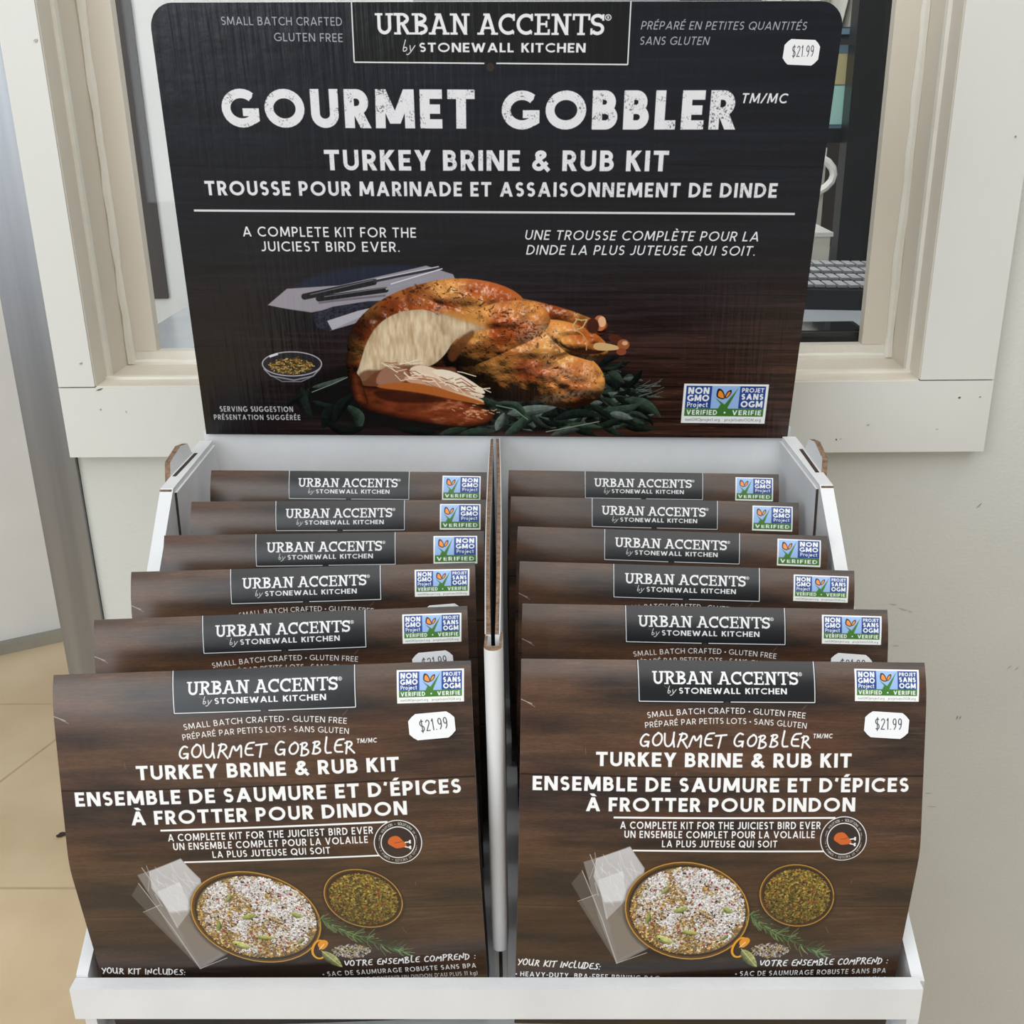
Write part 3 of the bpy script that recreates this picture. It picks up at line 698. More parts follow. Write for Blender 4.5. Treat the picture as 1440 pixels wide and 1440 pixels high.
def kit_print(both):
    w = 1400 if both else 1000; h = int(w * BOX_S / BOX_W)
    k = w / BOX_W
    HU = homography([(733.1, 927.5), (1301.2, 933.1), (1291.7, 1195.3), (729.4, 1191.4)], [(0, 0), (BOX_W, 0), (BOX_W, KINK), (0, KINK)])
    # lower panel of the face, below the fold
    HL_ = homography([(729.4, 1191.4), (1291.7, 1195.3), (1260.4, 1351.1), (725.4, 1348.4)], [(0, KINK), (BOX_W, KINK), (BOX_W, .2), (0, .2)])
    def T(x, y):
        v = HU @ [x, y, 1]; p = (v[0] / v[2], v[1] / v[2])
        if p[1] > KINK:
            v = HL_ @ [x, y, 1]; p = (v[0] / v[2], v[1] / v[2])
        return p[0] * k, p[1] * k
    s = Sheet(h, w, T)
    im, yy, xx = wood(h, w, [(.27, .9), (.615, .55), (.845, .45), (.985, .4)], 50 if both else 70)
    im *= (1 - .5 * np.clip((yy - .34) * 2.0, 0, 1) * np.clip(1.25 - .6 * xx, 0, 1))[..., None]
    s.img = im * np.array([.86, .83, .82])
    wh = lin(238, 238, 238)
    brand(s, (895, 925), (1146.5, 928), (1145, 989.5), (895.5, 987.5), (916, 1120.6, 962, 963.5, 17.5), (936, 948, 974.5, 974.8, 8), (953, 1104, 975, 976, 8), 1020, 2.6)
    if both:
        gmo_badge(s, [(1201, 941.5), (1291.6, 943.2), (1288.5, 987), (1199, 985.5)])
    else:
        gmo_badge(s, [(1212, 940), (1289, 941.5), (1287, 990), (1210, 988.5)], False); return s.img
    t = s.text
    t('SMALL BATCH CRAFTED • GLUTEN FREE', 909, 1129, 1008.5, 1009.5, 8, .12, bow=.85, col=wh, gap=.18)
    t('PRÉPARÉ PAR PETITS LOTS • SANS GLUTEN', 906, 1130.5, 1022.5, 1023.5, 8, .12, bow=.85, col=wh, gap=.18)
    t('GOURMET GOBBLER', 897, 1137, 1048.5, 1049, 19, .13, font='hand', slant=.14, jig=.06, gap=.1, space=.4, col=wh)
    t('TM/MC', 1140, 1167, 1037, 1037, 6.5, .17, slant=.1, col=wh)
    t('TURKEY BRINE & RUB KIT', 837, 1194, 1076, 1078.3, 20, .205, col=wh, gap=.13)
    t("ENSEMBLE DE SAUMURE ET D'ÉPICES", 748.7, 1274.8, 1110.6, 1113.2, 20, .205, col=wh, gap=.14)
    t('À FROTTER POUR DINDON', 823, 1199.4, 1139.4, 1139.8, 19.5, .205, col=wh, gap=.14)
    s.stroke([(862, 1148), (1172, 1148.6)], 2.6, wh); s.stroke([(889, 1194.5), (1160, 1196)], 2.6, wh)
    t('A COMPLETE KIT FOR THE JUICIEST BIRD EVER', 871, 1151, 1163.6, 1164, 10.2, .16, col=wh)
    t('UN ENSEMBLE COMPLET POUR LA VOLAILLE', 877, 1143, 1176.4, 1176.8, 10, .16, col=wh)
    t('LA PLUS JUTEUSE QUI SOIT', 929.5, 1090.5, 1189.7, 1190, 10, .16, col=wh)
    # round seal with a roast bird
    cx, cy = T(1183.5, 1178.8); R = s.scale_at(1183, 1170) * 32.6
    T0 = s.T; s.T = lambda x, y: (cx + x * R, cy + y * R)
    s.fill(s.ellipse(0, 0, 1, 1, 0, 60), lin(54, 42, 37))
    for q, wd in ((.985, .035), (.7, .04)):
        s.stroke(s.ellipse(0, 0, q, q, 0, 60) + [(q, 0)], wd, wh)
    ring = 'SIMPLE & EASY MEAL SOLUTION • SOLUTIONS DE REPAS SIMPLES ET FACILES • '
    for i, c in enumerate(ring):
        if c == ' ': continue
        a = np.radians(-240 + 360 * i / len(ring)); e = np.array([-np.sin(a), np.cos(a)]); p = np.array([np.cos(a), np.sin(a)]) * .775
        hwid = .045 * glyph(c, .15, 'sans')[1] + .002
        ca = p - e * hwid; cb = p + e * hwid
        s.text(c, ca[0], cb[0], ca[1], cb[1], .13, .15, col=lin(200, 196, 192))
    s.fill([(-.42, -.1), (-.3, -.28), (0, -.32), (.18, -.12), (.36, .1), (.34, .2), (.1, .24), (-.1, .26), (-.26, .14), (-.42, .04)], lin(200, 98, 44), smooth=True)
    s.stroke([(.3, .0), (.48, -.02)], .05, wh, butt=False); s.stroke([(.3, .2), (.48, .24)], .05, wh, butt=False)
    for q in ((.5, -.06), (.5, .02), (.5, .2), (.5, .28)): s.fill(s.ellipse(*q, .045, .045, 0, 8), wh)
    s.stroke([(-.12, .0), (.08, -.02), (.2, -.08)], .025, lin(120, 60, 30), butt=False)
    s.T = T0
    # plastic bags
    r = np.random.default_rng(8)
    for q, c, a in (([(803, 1240), (818, 1222), (860, 1300), (850, 1320)], (120, 112, 106), .35), ([(813, 1266), (846, 1252), (905, 1330), (866, 1350)], (128, 120, 112), .45),
                    ([(820, 1210), (886, 1190), (935, 1275), (930, 1320), (866, 1352), (842, 1290)], (150, 146, 142), .6),
                    ([(838, 1205), (885, 1189), (905, 1218), (900, 1262), (850, 1268), (834, 1230)], (216, 216, 220), .6),
                    ([(840, 1235), (875, 1222), (880, 1262), (852, 1290)], (226, 228, 232), .5), ([(848, 1266), (885, 1262), (900, 1330), (868, 1346)], (120, 104, 84), .35)):
        s.fill(q, lin(*c), soft=3, a=a)
    for i in range(34):
        x, y = 832 + 60 * r.random(), 1196 + 60 * r.random(); L = 10 + 26 * r.random(); a = r.normal(1.1, .35)
        s.stroke([(x, y), (x + L * np.cos(a), y + L * np.sin(a))], .6 + r.random(), lin(236, 236, 240), butt=False, a=.3)
    for p in (((818, 1222), (846, 1290), (866, 1350)), ((866, 1351), (908, 1336)), ((829, 1200), (850, 1250)), ((812, 1265), (838, 1255)), ((870, 1196), (876, 1214))):
        s.stroke(list(p), 1.1, lin(214, 212, 210), butt=False, a=.6)
    # bowls
    def bowl(cx, cy, rx, ry, tilt):
        s.fill(s.ellipse(cx, cy + 2, rx + 3, ry + 3, tilt), lin(20, 15, 12), soft=10, a=.6)
        s.fill(s.ellipse(cx, cy, rx, ry, tilt), lin(158, 112, 42)); s.fill(s.ellipse(cx, cy, rx * .975, ry * .975, tilt), lin(92, 62, 26)); s.fill(s.ellipse(cx + .6, cy, rx * .945, ry * .94, tilt), lin(48, 34, 22))
        s.stroke(s.ellipse(cx, cy, rx * .985, ry * .985, tilt, 50) , .9, lin(214, 170, 90), a=.7)
    def grains(cx, cy, rx, ry, n, cols, size, edgebias=False, seed=1):
        rr = np.random.default_rng(seed)
        for i in range(n):
            a = rr.random() * 6.283; q = rr.random() ** .5
            x, y = cx + rx * q * np.cos(a), cy + ry * q * np.sin(a)
            c = cols(x, y, q, rr)
            th = rr.random() * 6.28; L = size * (.4 + rr.random())
            X_, Y_ = s.T(x, y); kk = 2.45
            dab(s, X_, Y_, L * kk, max(.9, L * kk * (.3 + .4 * rr.random())), th, c)
    bowl(964.5, 1277, 87.5, 68, .12)
    m1 = .55 * noise2(200, 240, 20, 24, 5) + .45 * noise2(200, 240, 8, 10, 9)
    salt = [lin(240, 240, 243), lin(224, 222, 226), lin(250, 250, 250), lin(196, 190, 192)]
    spice = [lin(206, 166, 84), lin(150, 106, 48), lin(228, 200, 130), lin(96, 70, 40), lin(120, 100, 60), lin(180, 150, 90)]
    def mix(x, y, q, rr):
        v = m1[int(np.clip(y - 1205, 0, 199)), int(np.clip(x - 870, 0, 239))] + .25 * (x - 964) / 87 - .25 * (y - 1277) / 68 - 1.6 * max(0, q - .84)
        u = rr.random()
        if u < .03: return lin(150, 36, 46)
        if u < .045: return lin(34, 28, 30)
        return salt[int(rr.random() * 4)] * (.62 + .38 * rr.random() ** .5) if v + rr.normal() * .16 > .44 else spice[int(rr.random() * 6)] * (.6 + .5 * rr.random())
    s.fill(s.ellipse(966, 1277, 80, 60, .12), lin(120, 104, 84), soft=4)
    grains(966, 1277, 80, 60.5, 9000, mix, 1.7, seed=3)
    for x0_, y0_, x1_, y1_, wd, c in ((945, 1278, 966, 1272, 5, (148, 158, 84)), (922, 1312, 946, 1322, 6.5, (178, 180, 110)), (956, 1305, 984, 1308, 4, (160, 160, 92)), (906, 1296, 912, 1280, 4, (128, 138, 72)), (1015, 1272, 1029, 1280, 4.5, (150, 160, 88)), (928, 1254, 940, 1242, 3.5, (150, 150, 100)), (1010, 1318, 1022, 1310, 3, (130, 140, 80))):
        lensleaf(s, x0_, y0_, x1_, y1_, wd, lin(*c) * 1.25, .08)
    for i in range(46):
        a = r.random() * 6.28; q = r.random() ** .5; x, y = 966 + 74 * q * np.cos(a), 1277 + 55 * q * np.sin(a)
        s.fill(s.ellipse(x, y, 1.5, 1.5, 0, 8), lin(160, 34, 48) if i % 2 else lin(30, 26, 30))
    bowl(1118, 1256, 52.5, 43.5, .1)
    s.fill(s.ellipse(1118, 1257, 46, 37, .1), lin(74, 60, 26), soft=3)
    herb = [lin(176, 156, 56), lin(120, 108, 40), lin(206, 186, 84), lin(88, 78, 34), lin(60, 50, 26), lin(150, 126, 44)]
    grains(1118, 1257, 46, 37.5, 3800, lambda x, y, q, rr: lin(170, 60, 30) if rr.random() < .03 else herb[int(rr.random() * 6)] * (.5 + .7 * rr.random()) * (.66 - .2 * (y - 1257) / 37) * np.array([1.0, .93, 1.1]), 1.9, seed=4)
    # salt heap, rosemary, peel and bay leaf
    grains(1080, 1333, 26, 10, 330, lambda x, y, q, rr: (lin(150, 140, 146), lin(110, 96, 92), lin(190, 170, 100), lin(205, 200, 205))[int(rr.random() * 4)] * .9, 1.7, seed=6)
    stem = smooth_open([(1052, 1283), (1085, 1307), (1120, 1322), (1150, 1338)])
    s.stroke(stem, 1.3, lin(50, 70, 40), butt=False)
    for i in range(150):
        u = r.random(); j = int(u * (len(stem) - 1)); x, y = stem[j]; a = r.normal(.45, .75) ; L = 8 + 13 * r.random()
        c = (lin(60, 84, 48), lin(92, 118, 74), lin(40, 58, 36), lin(120, 146, 98))[i % 4]
        s.stroke([(x, y), (x + L * .5 * np.cos(a), y + L * .45 * np.sin(a)), (x + L * np.cos(a * .8), y + L * np.sin(a * .8))], 1.0, c, butt=False)
    for i in range(12):
        s.stroke([(1056, 1284 + i), (1080 + 20 * r.random(), 1272 + 40 * r.random())], .6, lin(70, 80, 64), butt=False, a=.5)
    s.stroke(smooth_open([(1049, 1317), (1040, 1314), (1031, 1322), (1026, 1334), (1031, 1342), (1040, 1341), (1044, 1334)]), 3.2, lin(226, 158, 44), butt=False)
    s.fill([(1036, 1320), (1047, 1313), (1054, 1318), (1048, 1326), (1040, 1330)], lin(224, 146, 40), smooth=True); s.stroke([(1038, 1328), (1046, 1321)], 1.4, lin(246, 214, 150), butt=False)
    lensleaf(s, 1041, 1331, 1062, 1356, 8, lin(150, 156, 96) * 1.1, .02); s.stroke([(1040, 1330), (1060, 1354)], .8, lin(210, 206, 160), butt=False)
    # small print
    t('YOUR KIT INCLUDES:', 727, 842, 1355, 1360, 8.5, .15, font='hand', slant=.12, jig=.04, gap=.14, space=.4, col=wh)
    t('VOTRE ENSEMBLE COMPREND :', 1065, 1245, 1355, 1353, 8.5, .15, font='hand', slant=.12, jig=.04, gap=.14, space=.4, col=wh)
    t('• HEAVY-DUTY, BPA-FREE BRINING BAG', 725, 926, 1370.5, 1375, 6.6, .15, col=wh, gap=.24)
    t('• SAC DE SAUMURAGE ROBUSTE SANS BPA', 1032, 1243, 1368.5, 1366, 6.8, .15, col=wh, gap=.24)
    t("(PEUT CONTENIR UN DINDON D'AU PLUS 11 kg)", 1074, 1242, 1378, 1376.5, 5.8, .14, col=wh, gap=.22)
    s.stroke([(732, 983), (748, 990)], .9, lin(200, 190, 180), butt=False, a=.7); s.stroke([(742, 988), (752, 994)], .6, lin(190, 180, 170), butt=False, a=.6)
    for i in range(10):
        x, y = 740 + 540 * r.random(), 960 + 380 * r.random()
        s.stroke([(x, y), (x + r.normal() * 4, y + 4 + 5 * r.random())], .5, lin(170, 150, 138), butt=False, a=.35)
    return s.img

def dab(s, x, y, a, b, th, col):
    """one oval speck"""
    R = int(a) + 2; x0, y0 = int(x) - R, int(y) - R; x1, y1 = x0 + 2 * R + 1, y0 + 2 * R + 1
    if x0 < 0 or y0 < 0 or x1 > s.w or y1 > s.h: return
    X = np.arange(x0, x1) + .5 - x; Y = (np.arange(y0, y1) + .5 - y)[:, None]
    c, q = np.cos(th), np.sin(th); u = (X * c + Y * q) / a; v = (-X * q + Y * c) / b
    d = (np.sqrt(u * u + v * v) - 1) * b
    al = np.clip(.5 - d, 0, 1)[..., None]
    sh = np.clip(1.0 - .35 * (u * .4 + v * .6), .5, 1.3)[..., None]
    s.img[y0:y1, x0:x1] = s.img[y0:y1, x0:x1] * (1 - al) + col * sh * al

def sticker_print():
    s = Sheet(160, 260, lambda x, y: (x * 10, y * 10))
    s.img[:] = lin(236, 238, 240)
    s.text('$21.99', 6.5, 22, 11.2, 10.2, 7, .085, col=lin(70, 72, 78), gap=.22)
    return s.img
# ---------------------------------------------------------------- materials
def mat(name):
    m = bpy.data.materials.new(name); m.use_nodes = True
    nt = m.node_tree; return m, nt, nt.nodes['Principled BSDF']

def noise_node(nt, scale, detail=3, vec=None, rough=.5):
    n = nt.nodes.new('ShaderNodeTexNoise'); n.inputs['Scale'].default_value = scale; n.inputs['Detail'].default_value = detail
    n.inputs['Roughness'].default_value = rough
    if vec: nt.links.new(vec, n.inputs['Vector'])
    return n

def mapped(nt, sx, sy, sz):
    tc = nt.nodes.new('ShaderNodeTexCoord'); mp = nt.nodes.new('ShaderNodeMapping')
    mp.inputs['Scale'].default_value = (sx, sy, sz); nt.links.new(tc.outputs['Object'], mp.inputs['Vector'])
    return mp.outputs[0]

def painted(name, c1, c2, scale=8, rough=.5, bump=.05, bscale=60, stretch=(1, 1, 1), metal=0, detail=3, specks=None, spec=.5):
    m, nt, b = mat(name)
    v = mapped(nt, *stretch)
    n = noise_node(nt, scale, detail, v); r = nt.nodes.new('ShaderNodeValToRGB')
    r.color_ramp.elements[0].position = .3; r.color_ramp.elements[1].position = .7
    r.color_ramp.elements[0].color = (*lin(*c1), 1); r.color_ramp.elements[1].color = (*lin(*c2), 1)
    nt.links.new(n.outputs['Fac'], r.inputs['Fac']); out = r.outputs['Color']
    if specks:
        n3 = noise_node(nt, specks[0], 2, v); r3 = nt.nodes.new('ShaderNodeValToRGB')
        r3.color_ramp.elements[0].position = specks[1]; r3.color_ramp.elements[1].position = specks[1] + .03
        mx = nt.nodes.new('ShaderNodeMixRGB'); nt.links.new(n3.outputs['Fac'], r3.inputs['Fac'])
        nt.links.new(r3.outputs['Color'], mx.inputs['Fac']); nt.links.new(out, mx.inputs['Color1']); mx.inputs['Color2'].default_value = (*lin(*specks[2]), 1)
        out = mx.outputs['Color']
    nt.links.new(out, b.inputs['Base Color'])
    b.inputs['Roughness'].default_value = rough; b.inputs['Metallic'].default_value = metal; b.inputs['Specular IOR Level'].default_value = spec
    if bump:
        n2 = noise_node(nt, bscale, 4, v); bp = nt.nodes.new('ShaderNodeBump')
        bp.inputs['Strength'].default_value = bump; bp.inputs['Distance'].default_value = .002
        nt.links.new(n2.outputs['Fac'], bp.inputs['Height']); nt.links.new(bp.outputs[0], b.inputs['Normal'])
    return m

def printed(name, arr, rough, bumps, coat=0.0, spec=.5):
    """varnished print: computed artwork, relief of the board underneath in nodes"""
    h, w, _ = arr.shape
    img = bpy.data.images.new(name, w, h, float_buffer=False); img.colorspace_settings.name = 'sRGB'
    a = np.clip(arr, 0, 1); a = np.where(a < .0031308, a * 12.92, 1.055 * np.power(a, 1 / 2.4) - .055)
    px = np.ones((h, w, 4), np.float32); px[..., :3] = a[::-1]
    img.pixels.foreach_set(px.ravel()); img.update(); img.pack()
    m, nt, b = mat(name)
    t = nt.nodes.new('ShaderNodeTexImage'); t.image = img; t.interpolation = 'Cubic'; t.extension = 'EXTEND'
    uv = nt.nodes.new('ShaderNodeUVMap'); nt.links.new(uv.outputs[0], t.inputs['Vector'])
    nt.links.new(t.outputs['Color'], b.inputs['Base Color'])
    b.inputs['Roughness'].default_value = rough
    b.inputs['Specular IOR Level'].default_value = spec
    b.inputs['Coat Weight'].default_value = coat; b.inputs['Coat Roughness'].default_value = .12
    last = None
    for (sx, sy, sz), sc, st, dist in bumps:
        n = noise_node(nt, sc, 3, mapped(nt, sx, sy, sz)); bp = nt.nodes.new('ShaderNodeBump')
        bp.inputs['Strength'].default_value = st; bp.inputs['Distance'].default_value = dist
        nt.links.new(n.outputs['Fac'], bp.inputs['Height'])
        if last: nt.links.new(last, bp.inputs['Normal'])
        last = bp.outputs[0]
    if last: nt.links.new(last, b.inputs['Normal']); nt.links.new(last, b.inputs['Coat Normal'])
    return m

M = {}
M['wall'] = painted('wall_paint', (199, 200, 194), (206, 207, 201), 5, .55, .25, 260, specks=(34, .80, (170, 168, 160)))
M['casing'] = painted('casing_paint', (207, 207, 202), (213, 213, 208), 6, .42, .2, 90, stretch=(1, 1, .35), specks=(55, .80, (150, 140, 128)))
M['jamb'] = painted('jamb_paint', (208, 199, 184), (218, 210, 196), 7, .38, .25, 60, stretch=(1, 1, .3))
M['caulk'] = painted('caulk_paint', (222, 218, 206), (230, 227, 216), 30, .35, .4, 120)
M['card'] = painted('white_card', (214, 216, 217), (224, 225, 226), 14, .55, .18, 170, stretch=(1, 1, .5))
M['kraft'] = painted('kraft_edge', (96, 74, 58), (150, 122, 98), 240, .9, .5, 500)
M['slot'] = painted('cut_shadow_card', (50, 40, 34), (70, 56, 46), 90, .95, 0)
M['steel'] = painted('brushed_steel', (122, 124, 128), (146, 147, 150), 6, .34, .1, 600, stretch=(8, 8, .2), metal=.9)
M['far_wall'] = painted('far_white_paint', (228, 228, 227), (240, 240, 238), 3, .6, .1, 60)
M['foot_strip'] = painted('grey_foot_strip', (150, 146, 134), (164, 160, 146), 8, .6, .1, 40)  # grey of the low strip at the foot of the far wall
M['floor'] = painted('sealed_floor', (206, 180, 142), (228, 206, 170), 3.2, .45, .1, 30, detail=7)
M['counter'] = painted('grey_counter', (160, 164, 168), (184, 187, 190), 5, .22, .02, 60)
M['black'] = painted('black_plastic', (12, 13, 15), (20, 21, 25), 12, .4, 0, 80)
M['screen'] = painted('tablet_glass', (20, 22, 26), (30, 32, 36), 6, .06, 0)
M['darkboard'] = painted('dark_plain', (48, 42, 42), (66, 58, 56), 5, .5, 0, 40, stretch=(1, 1, .3))  # plain dark colour for the cabinet strip and the wall behind
M['cream'] = painted('cream_box', (226, 220, 204), (236, 232, 220), 8, .6, .05, 60)
M['blue'] = painted('blue_box', (96, 122, 140), (120, 146, 160), 12, .5, .05, 60)
M['mint'] = painted('mint_label', (150, 196, 186), (176, 214, 204), 16, .5, 0)
M['tan'] = painted('tan_note', (176, 164, 120), (190, 178, 134), 16, .6, 0)
M['cloth'] = painted('pale_cloth', (196, 190, 178), (216, 210, 198), 9, .8, .2, 90)
M['white_metal'] = painted('white_enamel', (214, 212, 206), (226, 224, 218), 12, .3, 0)
M['keys'] = painted('grey_keys', (150, 150, 152), (180, 180, 182), 30, .5, 0)
M['brown'] = painted('printed_brown_board', (64, 46, 38), (96, 68, 52), 10, .38, .05, 200, stretch=(1, 1, 6))
M['glass'], nt, b = mat('window_glass')
nt.nodes.remove(b)
tr = nt.nodes.new('ShaderNodeBsdfTransparent'); tr.inputs[0].default_value = (.97, .975, .97, 1)
gl = nt.nodes.new('ShaderNodeBsdfGlossy'); gl.inputs['Roughness'].default_value = .02
fr = nt.nodes.new('ShaderNodeFresnel'); fr.inputs[0].default_value = 1.3
mx = nt.nodes.new('ShaderNodeMixShader'); nt.links.new(fr.outputs[0], mx.inputs[0]); nt.links.new(tr.outputs[0], mx.inputs[1]); nt.links.new(gl.outputs[0], mx.inputs[2])
nt.links.new(mx.outputs[0], nt.nodes['Material Output'].inputs[0])

# ---------------------------------------------------------------- object helpers
def link(name, me, mats, parent=None, **props):
    o = bpy.data.objects.new(name, me); COL.objects.link(o)
    for m in (mats if isinstance(mats, (list, tuple)) else [mats]): me.materials.append(M[m] if isinstance(m, str) else m)
    if parent: o.parent = parent
    for k, v in props.items(): o[k] = v
    return o

def empty(name, loc=(0, 0, 0), **props):
    o = bpy.data.objects.new(name, None); COL.objects.link(o); o.location = loc; o.empty_display_size = .02
    for k, v in props.items(): o[k] = v
    return o

def finish(bm, name, bevel=0, smooth=False, seg=2):
    if bevel:
        bmesh.ops.bevel(bm, geom=[e for e in bm.edges if e.calc_face_angle(0) > .6], offset=bevel, segments=seg, affect='EDGES', profile=.6)
    bmesh.ops.recalc_face_normals(bm, faces=bm.faces)
    me = bpy.data.meshes.new(name); bm.to_mesh(me); bm.free()
    if smooth:
        for p in me.polygons: p.use_smooth = True
        try: me.set_sharp_from_angle(angle=math.radians(35))
        except Exception: pass
    return me

def add_box(bm, x0, x1, y0, y1, z0, z1, mi=0):
    v = [bm.verts.new((x, y, z)) for x in (x0, x1) for y in (y0, y1) for z in (z0, z1)]
    fs = [bm.faces.new([v[i] for i in f]) for f in ((0, 1, 3, 2), (4, 6, 7, 5), (0, 4, 5, 1), (2, 3, 7, 6), (0, 2, 6, 4), (1, 5, 7, 3))]
    for f in fs: f.material_index = mi
    return fs

def box_me(name, *b, bevel=0, smooth=False):
    bm = bmesh.new(); add_box(bm, *b); return finish(bm, name, bevel, smooth or bevel > 0)

def prism(bm, A, B, mi=0, side_mi=None):
    """join two equal outlines into a solid"""
    a = [bm.verts.new(p) for p in A]; b = [bm.verts.new(p) for p in B]; n = len(a); out = []
    f = bm.faces.new(a); f.material_index = mi; out.append(f); f = bm.faces.new(b[::-1]); f.material_index = mi; out.append(f)
    for i in range(n):
        f = bm.faces.new((a[i], b[i], b[(i + 1) % n], a[(i + 1) % n])); f.material_index = mi if side_mi is None else side_mi; out.append(f)
    return out

def tube_me(name, pts, r, sides=8):
    bm = bmesh.new(); rings = []
    P = [Vector(p) for p in pts]
    for i, p in enumerate(P):
        d = (P[min(i + 1, len(P) - 1)] - P[max(i - 1, 0)]).normalized()
        a = d.orthogonal().normalized() if i == 0 else (a - d * a.dot(d)).normalized()
        b = d.cross(a); rr = r[i] if isinstance(r, (list, tuple)) else r
        rings.append([bm.verts.new(p + (a * math.cos(t) + b * math.sin(t)) * rr) for t in [6.28318 * k / sides for k in range(sides)]])
    for q, w in zip(rings, rings[1:]):
        for k in range(sides): bm.faces.new((q[k], q[(k + 1) % sides], w[(k + 1) % sides], w[k]))
    bm.faces.new(rings[0][::-1]); bm.faces.new(rings[-1])
    return finish(bm, name, 0, True)

Z = CAM_Z                                         # heights below are given from the eye and added to Z

# ---------------------------------------------------------------- setting
SCUFFS = [(.4623, -.4212, .0042, .0006, .9, 'mark'), (.3845, -.5374, .0045, .0009, -.1, 'faint'), (.3960, -.5435, .006, .0009, -.3, 'faint'), (.4045, -.5462, .003, .0006, -.4, 'faint'), (.3932, -.5886, .004, .0006, -.1, 'faint'),
          (.4730, -.6816, .0030, .0008, 1.3, 'mark'), (.4765, -.6816, .0028, .0006, 1.3, 'mark'), (.4588, -.8038, .006, .0006, -.1, 'faint'), (.4530, -.785, .004, .0005, 0, 'faint'), (.5230, -.6159, .0035, .0008, .8, 'faint'), (.5312, -.6177, .003, .0012, .8, 'faint')]
CHIPS = [(.4182, -.2970, .0016, .0010, 'chip'), (.4386, -.2964, .0014, .0007, 'mark'), (.2993, -.3402, .0009, .0011, 'chip'), (.3035, -.3395, .0016, .0005, 'faint'), (.4370, -.0487, .001, .001, 'mark'), (-.4630, .0474, .0022, .0014, 'faint'),
         (-.4692, -.2539, .0020, .0008, 'mark'), (-.4540, -.2812, .0045, .0008, 'chip'), (-.4561, -.3025, .0010, .0010, 'mark'), (-.43, -.305, .0012, .0012, 'faint'), (.33, -.325, .002, .001, 'faint'), (.40, -.33, .0016, .0006, 'faint')]
S = dict(kind='structure')
link('floor', box_me('floor', -6, 5, -4, 7, -.05, 0), 'floor', label='tan sealed floor', **S)
fl = bpy.data.objects['floor']
def joint(x0, y0, x1, y1):
    d = Vector((x1 - x0, y1 - y0, 0)).normalized(); n = Vector((-d.y, d.x, 0)) * .003
    bm = bmesh.new(); A = [Vector((x0, y0, .0003)) + n, Vector((x1, y1, .0003)) + n, Vector((x1, y1, .0003)) - n, Vector((x0, y0, .0003)) - n]
    prism(bm, A, [p - Vector((0, 0, .004)) for p in A]); link('floor_joint', finish(bm, 'floor_joint'), M['joint'], fl)
M['joint'] = painted('joint_filler', (190, 166, 130), (200, 176, 140), 20, .7, 0)
joint(-3.2, 2.30, -.2, 2.33); joint(-3.2, 1.645, .5, 1.66); joint(-1.0, 2.6, -1.45, 1.2)

WX0, WX1, WZ0 = -.459, .377, Z - .279              # window opening
bm = bmesh.new()
add_box(bm, -.498, WX0 - .012, 1.10, 1.20, 0, 3.0); add_box(bm, WX1 + .012, 2.8, 1.10, 1.20, 0, 3.0)
add_box(bm, WX0 - .012, WX1 + .012, 1.10, 1.20, 0, WZ0 - .012); add_box(bm, WX0 - .012, WX1 + .012, 1.10, 1.20, 2.35, 3.0)
link('wall_back', finish(bm, 'wall_back'), 'wall', label='greenish white painted wall round the window', **S)
link('trim_1', box_me('trim_1', -.547, -.4985, 1.094, 1.215, 0, 3.0, bevel=.0015), 'steel', label='brushed steel guard on the end of the wall', **S)

win = empty('window_1', (0, 1.08, WZ0), label='white framed interior window behind the black header', **S)
def wpart(name, me, m, **k):
    o = link(name, me, m, win, **k); o.matrix_parent_inverse = Matrix.Translation((0, -1.08, -WZ0)); return o
wpart('casing_board', box_me('casing', -.4965, WX0, 1.08, 1.101, WZ0 + .0006, 2.40, bevel=.0015), 'casing')
wpart('casing_board', box_me('casing', WX1, .450, 1.08, 1.101, WZ0 + .0006, 2.40, bevel=.0015), 'casing')
wpart('casing_board', box_me('casing', -.4965, .450, 1.0795, 1.101, WZ0 - .075, WZ0 - .0006, bevel=.002), 'casing')
JY = 1.178
wpart('jamb', box_me('jamb', WX0 - .012, WX0 + .001, 1.082, 1.20, WZ0, 2.35, bevel=.001), 'jamb')
wpart('jamb', box_me('jamb', WX1 - .001, WX1 + .012, 1.082, 1.20, WZ0, 2.35, bevel=.001), 'jamb')
wpart('sill', box_me('sill', WX0, WX1, 1.082, 1.20, WZ0 - .012, WZ0 + .001, bevel=.001), 'jamb')
def scuff(parent_y, x, z, w, h, a, m, owner):
    bm = bmesh.new(); c, s = math.cos(a), math.sin(a); P = [(w * math.cos(t) * (.8 + .3 * math.sin(3 * t)), h * math.sin(t)) for t in np.linspace(0, 6.283, 10)[:-1]]
    P = [(x + p * c - q * s, Z + z + p * s + q * c) for p, q in P]
    prism(bm, [(p, parent_y - .0003, q) for p, q in P], [(p, parent_y + .0005, q) for p, q in P]); me = finish(bm, 'scuff')
    if owner is win: wpart('scuff', me, m)
    else: link('scuff', me, m, owner)
M['mark'] = painted('scuff_mark', (128, 126, 118), (150, 148, 138), 60, .7, 0); M['chip'] = painted('chip_mark', (84, 76, 66), (110, 100, 88), 60, .8, 0)
M['faint'] = painted('faint_mark', (172, 170, 160), (182, 180, 170), 60, .7, 0)
wb = bpy.data.objects['wall_back']
for x, z, w_, h_, a_, m_ in SCUFFS: scuff(1.10, x, z, w_, h_, a_, m_, wb)
for x, z, w_, h_, m_ in CHIPS: scuff(1.0795, x, z, w_, h_, .3, m_, win)
# small quirk beads near the front of the jambs
for x in (WX0 + .0025, WX1 - .0025):
    wpart('bead', box_me('bead', x - .0022, x + .0022, 1.112, 1.120, WZ0, 2.35, bevel=.0008), 'caulk')
wpart('bead', box_me('bead', WX0, WX1, 1.108, 1.116, WZ0, WZ0 + .0035, bevel=.0008), 'caulk')
